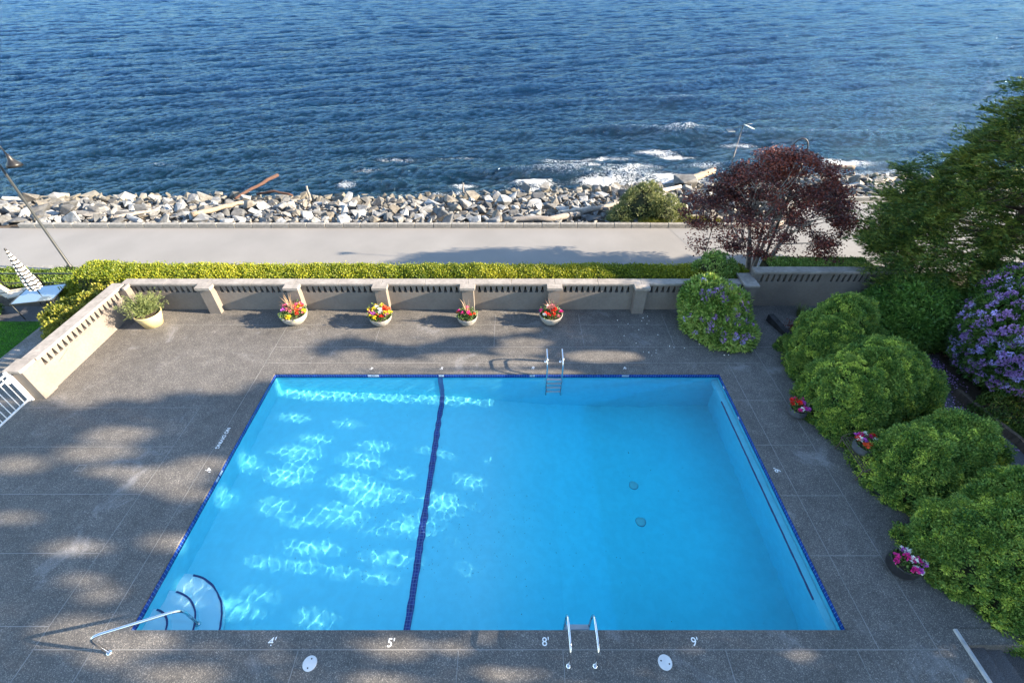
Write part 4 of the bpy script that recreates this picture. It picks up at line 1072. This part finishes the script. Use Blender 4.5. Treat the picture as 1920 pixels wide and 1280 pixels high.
def conifer(name, x, y, h, rb, seed, lab, nb=620, keep=None, per=150, sc=1.0, zlo=.4, group=None, parent_trunk=True, ry=.8, leaf=(.12, .026)):
    r = np.random.RandomState(seed); o = tag(empty(name, (x, y, GZ)), lab, 'tree', group)
    parts = []
    z = zlo + (h - zlo) * (1 - (1 - r.rand(nb) * .98) ** .62); a = r.uniform(0, 6.283, nb)
    rad = np.interp(z, *CEDAR) * (.82 + .13 * np.sin(a * 3 + z * 1.7) + .09 * np.sin(a * 11 + z * 4) + r.uniform(-.2, .16, nb)) + .1
    tip = np.column_stack([x + rad * np.cos(a), y + rad * np.sin(a) * ry, z])
    out = np.column_stack([np.cos(a), np.sin(a) * ry, r.uniform(-.1, .45, nb)]); out = unit(out)
    # each branch end is a fan of flat sprays
    ns = 7; k = np.repeat(np.arange(nb), ns); sd = unit(np.cross(out, [0, 0, 1.0]))
    L = r.uniform(.45, .95, (nb * ns, 1)) * sc * (1.0 if h > 4 else .5)
    dirs = unit(out[k] + sd[k] * r.uniform(-.95, .95, (nb * ns, 1)) + np.column_stack([np.zeros(nb * ns), np.zeros(nb * ns), r.uniform(-.35, .35, nb * ns)]))
    st = tip[k] - out[k] * .55 * sc + r.normal(0, .07, (nb * ns, 3))
    m_ = max(1, per // ns); kk = np.repeat(np.arange(nb * ns), m_); t = r.rand(len(kk), 1)
    s2 = unit(np.cross(dirs, [0, 0, 1.0])); wid = (1 - t) * .26 * sc * r.uniform(-1, 1, (len(kk), 1))
    P = st[kk] + dirs[kk] * L[kk] * t + s2[kk] * wid - np.array([0, 0, 1]) * (t ** 2) * .12
    D = dirs[kk] + s2[kk] * np.sign(wid) * .7
    if keep is not None:
        q = keep(P); P, D = P[q], D[q]
    V, F = leafset(P, D, leaf[0] * sc, leaf[1] * sc, .2, r); npmesh('crown', V, F, LM['conifer'], o)
    b = MB(); b.tube([(x, y, GZ - .1), (x, y, h * .5), (x, y, h - .3)], [.035 * h * .55 + .05, .02 * h * .5 + .03, .02], 10)
    for i in range(0, nb, 7): b.tube([(x, y, tip[i][2] - .1), tuple(tip[i] - out[i] * .4)], [.035, .012], 5)
    b.build('trunk', M['bark'], o)
    local(o); return o
conifer('cedar_tree', 17.5, 15.0, 8.4, 6.1, 91, 'large dense dark green cedar at the right edge behind the wall', 1050, lambda P: P[:, 1] + .1 * (P[:, 2] + .5) / .37 < 18.3 + .4 * np.sin(P[:, 0] * 2), 340, 1.1, 1.25, ry=.62)

# tall evergreens outside the picture on the right: they shade the pool and the deck
def lit_map():
    """openings between the trees, as the sun patches on the deck and in the pool"""
    E_ = []
    def add(px, py, hw, hh, z=0.0, dx=0.0, s=1.0):
        c = G(px, py, z); a = G(px + hw, py, z); b = G(px, py + hh, z)
        E_.append((c.x + dx, c.y + dx * -.1, abs(a.x - c.x) * s, abs(b.y - c.y) * s))
    for t in ((217, 815, 48, 13), (180, 847, 60, 12), (155, 857, 30, 7), (218, 884, 50, 7), (310, 897, 62, 20), (385, 870, 40, 10), (350, 925, 40, 8), (35, 870, 45, 12), (142, 1027, 50, 9), (325, 1017, 45, 10), (155, 1087, 28, 7), (185, 1115, 30, 8), (135, 1185, 52, 24),
              (262, 1200, 50, 14), (200, 1232, 40, 10), (340, 1266, 70, 15), (742, 1214, 42, 13), (848, 1214, 26, 8), (722, 1278, 50, 10), (945, 1265, 35, 9), (1508, 1231, 22, 5), (20, 970, 40, 6), (560, 1262, 25, 5),
              (1130, 668, 62, 9), (985, 642, 35, 7), (930, 678, 90, 9), (700, 683, 160, 8), (560, 690, 90, 9), (665, 665, 30, 7), (860, 670, 60, 7), (520, 668, 60, 8), (975, 657, 40, 7), (1255, 636, 15, 3), (760, 640, 40, 4), (905, 615, 80, 9), (1010, 700, 70, 6)): add(*t, 0.0, 0.0)
    T2 = ((552, 784, 30, 5), (590, 822, 38, 7), (562, 849, 46, 14), (540, 890, 45, 19), (690, 920, 46, 26), (632, 962, 58, 24),
              (585, 1021, 78, 12), (562, 1057, 34, 9), (495, 1052, 30, 8), (720, 1037, 26, 7), (882, 888, 30, 13), (403, 938, 22, 18), (455, 868, 26, 12), (440, 1135, 28, 12), (590, 1180, 30, 7), (748, 880, 20, 7), (745, 920, 14, 6), (560, 975, 40, 6), (860, 1002, 18, 5), (800, 835, 22, 5), (712, 832, 22, 4), (340, 1130, 20, 8), (350, 1100, 26, 9))
    # patches on the far wall of the pool, under water
    for (px, py, hw) in ((585, 735, 55), (705, 730, 52), (800, 735, 60), (872, 725, 45), (525, 718, 14)):
        c = GY(px, py, 10.42)
        for dx_ in (.85, 1.9, 2.3): E_.append((c.x + dx_, c.y - .1 * dx_, hw * .0168, .19))
    for t in T2:
        q_ = G(t[0], t[1], -.82); dq = -depth(q_.x); big_ = (t[0], t[1], t[2] * .58, t[3] * .68 + 1)
        add(*big_, -.82, dq + .2); add(*big_, -.82, dq / .37)     # the low sun reaches the floor through the surface further on
    return np.array(E_)
LIT = lit_map()
def shade_keep(P):
    """True for leaves whose shadow falls where the photograph shows shade"""
    t = P[:, 2] / .37; x = P[:, 0] - t; y = P[:, 1] + .1 * t
    r = np.random.RandomState(len(P) % 1000)
    # near edge of the open sunlit part of the deck
    yb = np.interp(x, [-16, -13.4, -12.2, -11.2, -10.2, -9.0, -8.2, -7.4, -6.6, -5.5, -3.5, -1, 1.0, 2.0, 4, 30], [9.3, 9.35, 9.15, 9.35, 9.6, 9.6, 9.75, 10.2, 12.1, 12.3, 12.15, 12.35, 13.0, 14.6, 15.2, 15.2])
    yb = yb + .12 * np.sin(x * 3.1) + .1 * np.sin(x * 7.7)
    keep = y < yb + r.normal(0, .05, len(P))
    # lit tongue at the far side between pool and shaded band on the left
    tongue = (y > 10.35) & (y < 11.9 - .25 * (x + 9)) & (x < -5.9) & (x > -9.5)
    keep &= ~tongue
    for (cx, cy, ax, ay) in LIT:
        d = ((x - cx) / ax) ** 2 + ((y - cy) / ay) ** 2
        keep &= ~(d < 1.25 + r.normal(0, .15, len(P)))
    keep &= (x < 9) | (P[:, 2] > 2)
    # never inside the picture
    dep = CT * P[:, 1] + ST * (HC - P[:, 2])
    keep &= (P[:, 0] / dep > 1.16) | (dep < .5)
    return keep
def tall_evergreen(x, y, h, rad, seed, lab, n=15000):
    r = np.random.RandomState(seed); o = tag(empty('tall_evergreen', (x, y, GZ)), lab, 'tree', 'tall evergreens beyond the right edge')
    z = r.uniform(1.2, h, n); a = r.uniform(0, 6.283, n); q = rad * np.minimum(1.0, (h - z) / h * 1.9 + .12) * np.sqrt(r.rand(n))
    P = np.column_stack([x + q * np.cos(a), y + q * np.sin(a), z]); k = shade_keep(P); P = P[k]
    V, F = leafset(P, sphere_dirs(len(P), r), .20, .15, .3, r)
    V4 = V.reshape(-1, 4, 3); k = shade_keep(V4[:, 0]) & shade_keep(V4[:, 1]) & shade_keep(V4[:, 2]) & shade_keep(V4[:, 3]); V = V4[k].reshape(-1, 3); F = np.arange(len(V)).reshape(-1, 4); npmesh('crown', V, F, LM['conifer'], o)
    MB().tube([(x, y, GZ), (x, y, 4.4)], [.22, .1], 8).build('trunk', M['bark'], o); local(o)
for i, (x, y, h, rad) in enumerate(((19.5, 1.0, 17, 2.6), (20.5, 4.6, 18, 2.6), (19.8, 8.0, 17, 2.5), (21.0, -2.4, 17, 2.8), (24.5, 11.2, 17, 2.4), (25.5, 7.0, 19, 2.6), (26.0, 2.6, 19, 2.8), (23, -5.4, 17, 2.8))):
    tall_evergreen(x, y, h, rad, 200 + i, ordinal(i + 1) + ' tall dark evergreen beyond the right edge that shades the pool', 26000)

# ------------------------------------------------------------------ flower pots
def head(c, rad, m, parent, r, per=26, name='flower'):
    d = sphere_dirs(per, r); d[:, 2] = np.abs(d[:, 2]) * 1.0; V, F = leafset(np.array(c) + d * rad * .35, d, rad * .9, rad * .75, .35, r); return npmesh(name, V, F, PM[m], parent)
def bowl(px, py, R0, H, mat_, lab, flowers, spikes=None, seed=1, foliage=(.26, 900), tilt=0, name='flower_bowl', xy=None, zb=0.0, prof='bowl', fol_m='pot', nf=16, fr=.06, cat='flower pot', group='flower bowls along the garden wall'):
    r = np.random.RandomState(seed); q = G(px, py) if xy is None else Vector((xy[0], xy[1], zb))
    o = tag(empty(name, (q.x, q.y, zb), r.uniform(0, 6)), lab, cat, group)
    if prof == 'bowl': pr = [(0, 0), (R0 * .45, 0), (R0 * .62, H * .12), (R0 * .88, H * .52), (R0, H * .93), (R0, H), (R0 * .92, H), (R0 * .89, H * .84), (0, H * .84)]
    elif prof == 'pot': pr = [(0, 0), (R0 * .68, 0), (R0 * .9, H * .7), (R0 * .97, H * .9), (R0, H), (R0 * .9, H), (R0 * .88, H * .88), (0, H * .88)]
    else: pr = [(0, 0), (R0 * .55, 0), (R0 * .95, H * .35), (R0 * 1.02, H * .6), (R0 * .9, H * .9), (R0 * .95, H), (R0 * .85, H), (R0 * .82, H * .9), (0, H * .9)]
    body = MB().lathe(pr[:-1], seg=36).build('pot', M[mat_], o)
    MB().lathe([(pr[-2][0], pr[-1][1] + .002), (0, pr[-1][1] + .02)], seg=24).build('soil', M['soil'], o)
    n = foliage[1]; rad = R0 * .98
    P = np.column_stack([r.normal(0, rad * .45, n), r.normal(0, rad * .45, n), H + np.abs(r.normal(0, foliage[0] * .45, n)) - .03])
    P = P[(P[:, 0] ** 2 + P[:, 1] ** 2) < (rad * 1.05) ** 2]
    V, F = leafset(P, P * [1, 1, 0] + [0, 0, .3], .07, .04, .6, r); npmesh('foliage', V, F, LM[fol_m], o)
    for i in range(nf):
        a = r.uniform(0, 6.28); s = rad * math.sqrt(r.rand()) * 1.0
        head((s * math.cos(a), s * math.sin(a), H + foliage[0] * (.75 - .4 * s / rad) + r.uniform(0, .06)), fr * r.uniform(.8, 1.3), flowers[i % len(flowers)], o, r)
    if spikes:
        blades((0, 0), spikes[1], spikes[2], spikes[3], .022, spikes[0], 'spike_leaves', o, seed + 5, .55, H, 7)
    return o
bowl(556, 603, .47, .40, 'bowl', 'largest pale concrete bowl, pink and yellow flowers with straw coloured grass', ['pink', 'rose', 'red', 'rose', 'violet', 'yellow', 'orange', 'rose', 'yellow'], ('straw', 34, .75, .42), 1, (.24, 900), nf=26, fr=.07)
bowl(716, 606, .40, .34, 'grey_bowl', 'rough grey bowl of red, yellow and lilac flowers, no grass, second from left', ['yellow', 'red', 'yellow', 'violet', 'white', 'orange', 'yellow', 'rose'], None, 2, (.28, 900), nf=26, fr=.075)
bowl(877, 606, .36, .34, 'grey_bowl', 'grey bowl with few magenta flowers and thin straw blades, third of the bowls', ['pink', 'pink', 'red', 'orange'], ('straw', 12, .8, .3), 3, (.2, 700), nf=8, fr=.06)
bowl(1032, 604, .41, .38, 'bowl', 'pale grey bowl with red flowers and reddish blades, fourth of the bowls', ['red', 'pink', 'red', 'rose', 'rose', 'white', 'pink'], ('redblade', 26, .62, .3), 4, (.2, 700), nf=15, fr=.06)
o = bowl(283, 598, .44, .50, 'yellow_pot', 'pale yellow square sided pot with a bushy grey green herb in the wall corner', ['white'], None, 5, (.5, 10), nf=0, name='yellow_planter', prof='pot', group='', xy=(-12.62, 12.95))
r = np.random.RandomState(6); n = 230
k = np.repeat(np.arange(n), 34); a = r.uniform(0, 6.28, n); s = r.uniform(.0, .75, n); t = r.rand(len(k), 1)
tipv = np.column_stack([np.cos(a) * s, np.sin(a) * s, r.uniform(.35, .75, n) - s * .25]); P = tipv[k] * t + [0, 0, .48]
V, F = leafset(P, tipv[k], .085, .016, .7, r); npmesh('herb_foliage', V, F, LM['lav'], o)
bowl(1483, 775, .25, .30, 'slate_pot', 'small slate grey pot with magenta and red flowers beside the second cypress shrub', ['pink', 'violet', 'red', 'pink', 'red', 'violet', 'white'], None, 7, (.24, 350), nf=15, fr=.06, prof='urn', name='flower_pot', group='', xy=(8.0, 8.75))
bowl(1590, 872, .25, .30, 'slate_pot', 'slate grey pot with red and pink flowers standing on the iron bench', ['red', 'orange', 'pink', 'violet', 'white', 'white'], None, 8, (.22, 350), nf=12, fr=.065, prof='urn', name='flower_pot', group='', xy=(8.72, 7.15), zb=.445)
bowl(1682, 1075, .29, .38, 'black_pot', 'large black pot with magenta and white flowers beside the nearest cypress shrub', ['pink', 'violet', 'white', 'pink', 'white', 'white'], None, 9, (.2, 420), nf=16, fr=.06, prof='urn', name='flower_pot', group='', xy=(8.15, 4.45))

# iron bench
def bench():
    o = tag(empty('iron_bench', (8.72, 7.1, 0), R(-90)), 'low rusty iron bench with a slatted seat and a scrolled end under the cypress', 'bench')
    hw, hd, hz = .52, .22, .42
    s = MB()
    for i in range(7):
        y = -hd + i * (2 * hd / 6); s.box(-hw, hw, y - .012, y + .012, hz, hz + .012)
    for x in (-hw, 0, hw): s.box(x - .01, x + .01, -hd, hd, hz - .014, hz - .002)
    s.build('seat', M['iron'], o)
    for x in (-hw + .05, hw - .05):
        for y in (-hd, hd):
            MB().tube([(x, y, 0), (x, y * .9, .22), (x, y, hz - .014)], .011, 7).build('leg', M['iron'], o)
    for x in (-hw, hw):
        pts = [(x, -hd, hz)] + [(x, -hd * (1 - i / 10) + hd * i / 10, hz + .02 + .14 * math.sin(math.pi * i / 10)) for i in range(1, 10)] + [(x, hd, hz)]
        sp_ = [(x, hd - .06 + .06 * math.cos(t) * (1 - t / 9), hz + .02 + .06 * math.sin(t) * (1 - t / 9)) for t in np.linspace(0, 7, 16)]
        MB().tube(pts, .009, 6).tube(sp_, .008, 6).build('armrest', M['iron'], o)
bench()

# ------------------------------------------------------------------ lamps, weather vane
def street_lamp(x, y, rz, lab, htop=4.55, post='grey_metal'):
    o = tag(empty('street_lamp', (x, y, PATH), rz), lab, 'street lamp', 'gooseneck lamps along the path')
    h = htop - PATH
    MB().tube([(0, 0, 0), (0, 0, .3), (0, 0, .32), (0, 0, h)], [.075, .075, .055, .042], 12).build('post', M[post], o)
    arc = [(0, 0, h - .02)] + [(.30 - .30 * math.cos(t), 0, h + .42 * math.sin(t)) for t in np.linspace(.15, math.pi * .86, 16)] + [(.64, 0, h - .12)]
    MB().tube(arc, .022, 9).build('gooseneck', M['black_metal'], o)
    sh = MB().lathe([(.0, .0), (.05, 0), (.06, -.08), (.075, -.1), (.075, -.16), (.13, -.24), (.21, -.33), (.25, -.43), (.24, -.43), (.19, -.33), (.05, -.2)], (.65, 0, h - .1), 24).build('lamp_shade', M['black_metal'], o)
    MB().lathe([(0, -.40), (.07, -.38), (.085, -.33), (.06, -.26), (0, -.22)], (.65, 0, h - .1), 14).build('bulb', M['lid'], sh)
    return o
street_lamp(-18.9, 17.3, R(-8), 'gooseneck street lamp with a long grey post and bell shade at the left edge', 4.55)
street_lamp(10.75, 17.45, R(180), 'gooseneck street lamp with a black hooked neck rising out of the dark red maple', 4.5, 'black_metal')
def vane():
    t0 = GY(1393, 236, 17.3); o = tag(empty('weather_vane', (t0.x, 17.3, PATH)), 'weather vane on a thin black pole, leaf shaped plate and striped tail', 'weather vane')
    h = t0.z - PATH
    MB().tube([(0, 0, 0), (0, 0, h)], [.02, .014], 8).build('pole', M['black_metal'], o)
    MB().tube([(-.32, 0, h - .10), (.05, 0, h + .04), (.3, 0, h + .07)], .009, 6).build('arm', M['black_metal'], o)
    m = nmat('verdigris_plate', (.36, .45, .42), (.5, .58, .55), 8, .5, 0)
    n = 14; up, lo = [], []
    for i in range(n + 1):
        t = i / n; w = .10 * math.sin(math.pi * t ** .8) + .004; x = .02 + .42 * t; z = h + .05 - .16 * t
        up.append((x, w, z)); lo.append((x, -w, z))
    b = MB(); k = len(up); V = [(p[0], p[1], p[2] + .006) for p in up + lo[::-1]] + [(p[0], p[1], p[2] - .006) for p in up + lo[::-1]]; nn = 2 * k
    b.add(V, [tuple(range(nn))[::-1], tuple(range(nn, 2 * nn))] + [(i, (i + 1) % nn, nn + (i + 1) % nn, nn + i) for i in range(nn)]); b.build('leaf_plate', m, o)
    wh = nmat('white_painted_stripe', (.6, .58, .55), (.66, .64, .6), 6, .6, 0)
    for s in (-1, 1):
        tl_ = MB()
        for i in range(4): tl_.box(-.48 + i * .055, -.455 + i * .055, s * .07 - .05, s * .07 + .05, h - .15, h - .14)
        p_ = tl_.build('tail_stripe', M['black_metal'], o)
        MB().box(-.485, -.27, s * .07 - .055, s * .07 + .055, h - .164, h - .152).build('tail_plate', wh, o)
vane()

# ------------------------------------------------------------------ neighbour terrace at left
def terrace():
    o = tag(empty('glass_table', (-17.7, 14.5, GZ), R(12)), 'square glass topped patio table with a dark frame at the left edge', 'table')
    hz = .74; g, t, p = base_mat('table_glass'); p.inputs['Base Color'].default_value = (.20, .27, .33, 1); p.inputs['Roughness'].default_value = .03; p.inputs['Specular IOR Level'].default_value = .9; p.inputs['Metallic'].default_value = .45
    MB().box(-.66, .66, -.55, .55, hz, hz + .012).build('tabletop', g, o, .004)
    f = MB().box(-.7, .7, -.59, -.552, hz - .02, hz + .02).box(-.7, .7, .552, .59, hz - .02, hz + .02).box(-.7, -.662, -.55, .55, hz - .02, hz + .02).box(.662, .7, -.55, .55, hz - .02, hz + .02).build('frame', M['grey_metal'], o, .004)
    for x in (-.66, .66):
        for y in (-.55, .55): MB().tube([(x * .95, y * .95, 0), (x, y, hz - .02)], .016, 8).build('leg', M['grey_metal'], o)
    u = tag(empty('patio_umbrella', (-17.7, 14.5, GZ)), 'folded black and white striped patio umbrella standing through the glass table', 'umbrella')
    MB().tube([(0, 0, .05), (0, 0, 2.62)], .019, 8).build('pole', M['black_metal'], u)
    MB().lathe([(0, 0), (.22, 0), (.22, .05), (.05, .07), (.03, .2)], seg=20).build('base', M['black_metal'], u)
    m, t, p = base_mat('striped_canvas'); g_ = t.nodes.new('ShaderNodeTexCoord'); sx = t.nodes.new('ShaderNodeSeparateXYZ'); t.links.new(g_.outputs['Object'], sx.inputs[0])
    nn = noise(t, 5, 2); mu = t.nodes.new('ShaderNodeMath'); mu.operation = 'MULTIPLY_ADD'; t.links.new(nn.outputs[0], mu.inputs[0]); mu.inputs[1].default_value = .10; t.links.new(sx.outputs[2], mu.inputs[2])
    pp = t.nodes.new('ShaderNodeMath'); pp.operation = 'PINGPONG'; pp.inputs[1].default_value = .07; t.links.new(mu.outputs[0], pp.inputs[0])
    lt = t.nodes.new('ShaderNodeMath'); lt.operation = 'LESS_THAN'; lt.inputs[1].default_value = .028; t.links.new(pp.outputs[0], lt.inputs[0])
    t.links.new(mix(t, (.46, .46, .45), (.01, .01, .012), lt.outputs[0]), p.inputs['Base Color']); p.inputs['Roughness'].default_value = .85
    b = MB(); rows = []; seg = 48; prof = [(.95, .10), (1.0, .19), (1.2, .20), (1.45, .175), (1.55, .135), (1.6, .165), (2.0, .11), (2.45, .045), (2.55, .02)]
    for z, rr_ in prof:
        for k in range(seg):
            a = 2 * math.pi * k / seg; w = rr_ * (1 + .22 * math.cos(8 * a + z * 1.5)); b.v.append((w * math.cos(a), w * math.sin(a), z))
    for i in range(len(prof) - 1):
        for k in range(seg): b.f.append((i * seg + k, i * seg + (k + 1) % seg, (i + 1) * seg + (k + 1) % seg, (i + 1) * seg + k)); b.sm.append(True)
    b.build('canopy', m, u)
    MB().lathe([(.03, 2.55), (.035, 2.62), (.0, 2.66)], seg=12).build('finial', M['black_metal'], u)
    for (x, y, rz, lab) in ((-19.15, 15.05, R(-60), 'cream patio chair behind the glass table, near the railing'), (-17.6, 13.2, R(175), 'dark framed cream patio chair in front of the glass table')):
        if y < 14: continue
        c = tag(empty('patio_chair', (x, y, GZ), rz), lab, 'chair')
        MB().hexa([(-.3, -.3, .42), (.3, -.3, .42), (.3, .3, .40), (-.3, .3, .40)], [(-.3, -.3, .47), (.3, -.3, .47), (.3, .3, .45), (-.3, .3, .45)]).build('seat', M['cream'], c, .01)
        MB().hexa([(-.3, -.33, .47), (.3, -.33, .47), (.3, -.29, .47), (-.3, -.29, .47)], [(-.3, -.62, 1.12), (.3, -.62, 1.12), (.3, -.57, 1.12), (-.3, -.57, 1.12)]).build('backrest', M['cream'], c, .01)
        for sx_ in (-.31, .31):
            for sy in (-.3, .3): MB().tube([(sx_, sy, 0), (sx_, sy, .42)], .014, 7).build('leg', M['grey_metal'], c)
            MB().tube([(sx_, -.4, .7), (sx_, .28, .66), (sx_, .3, .42)], .014, 7).build('armrest', M['grey_metal'], c)
    rl = tag(empty('railing', (-20, 15.75, GZ)), 'thin black metal railing between the neighbour terrace and the path', 'railing')
    MB().box(-4, 4.6, -.02, .02, .84, .87).build('top_rail', M['black_metal'], rl); MB().box(-4, 4.6, -.012, .012, .42, .445).build('lower_rail', M['black_metal'], rl)
    for k in range(6): MB().box(-3.6 + 1.6 * k - .02, -3.6 + 1.6 * k + .02, -.018, .018, 0, .84).build('post', M['black_metal'], rl)
terrace()
leafy('low_shrub', [(-20.2, 13.9, -.2, .9, .7, .6)], 120, .14, 50, (.08, .045), 'rhodo', 'dark green low shrub under the patio chair at the left edge', 'shrub', GZ, 95)
leafy('low_shrub', [(-16.6, 15.1, -.25, .9, .5, .55)], 130, .14, 60, (.08, .045), 'hedge', 'bright green low shrub between the glass table and the golden shrub', 'shrub', GZ, 96)

# dark flecks lying on the pool floor
r = np.random.RandomState(99); n = 420
c = np.concatenate([r.normal((-.6, 6.0), (1.3, .8), (n // 2, 2)), r.normal((-3.2, 5.6), (1.0, .6), (n // 4, 2)), r.uniform((-6.8, 3.8), (5.8, 10.0), (n // 4, 2))])
c = c[(c[:, 0] > -7.1) & (c[:, 0] < 5.9) & (c[:, 1] > 3.5) & (c[:, 1] < 10.2) & (np.abs(c[:, 0] + 2.25) > .15)]
zz = np.array([depth(a) for a in c[:, 0]]) + .012
V, F = leafset(np.column_stack([c, zz]), np.column_stack([r.normal(size=(len(c), 2)), np.zeros(len(c))]), .028, .012, .12, r)
tag(npmesh('floor_debris', V, F, M['soil']), 'tiny dark specks of debris lying on the pool floor', 'debris', kind='stuff')
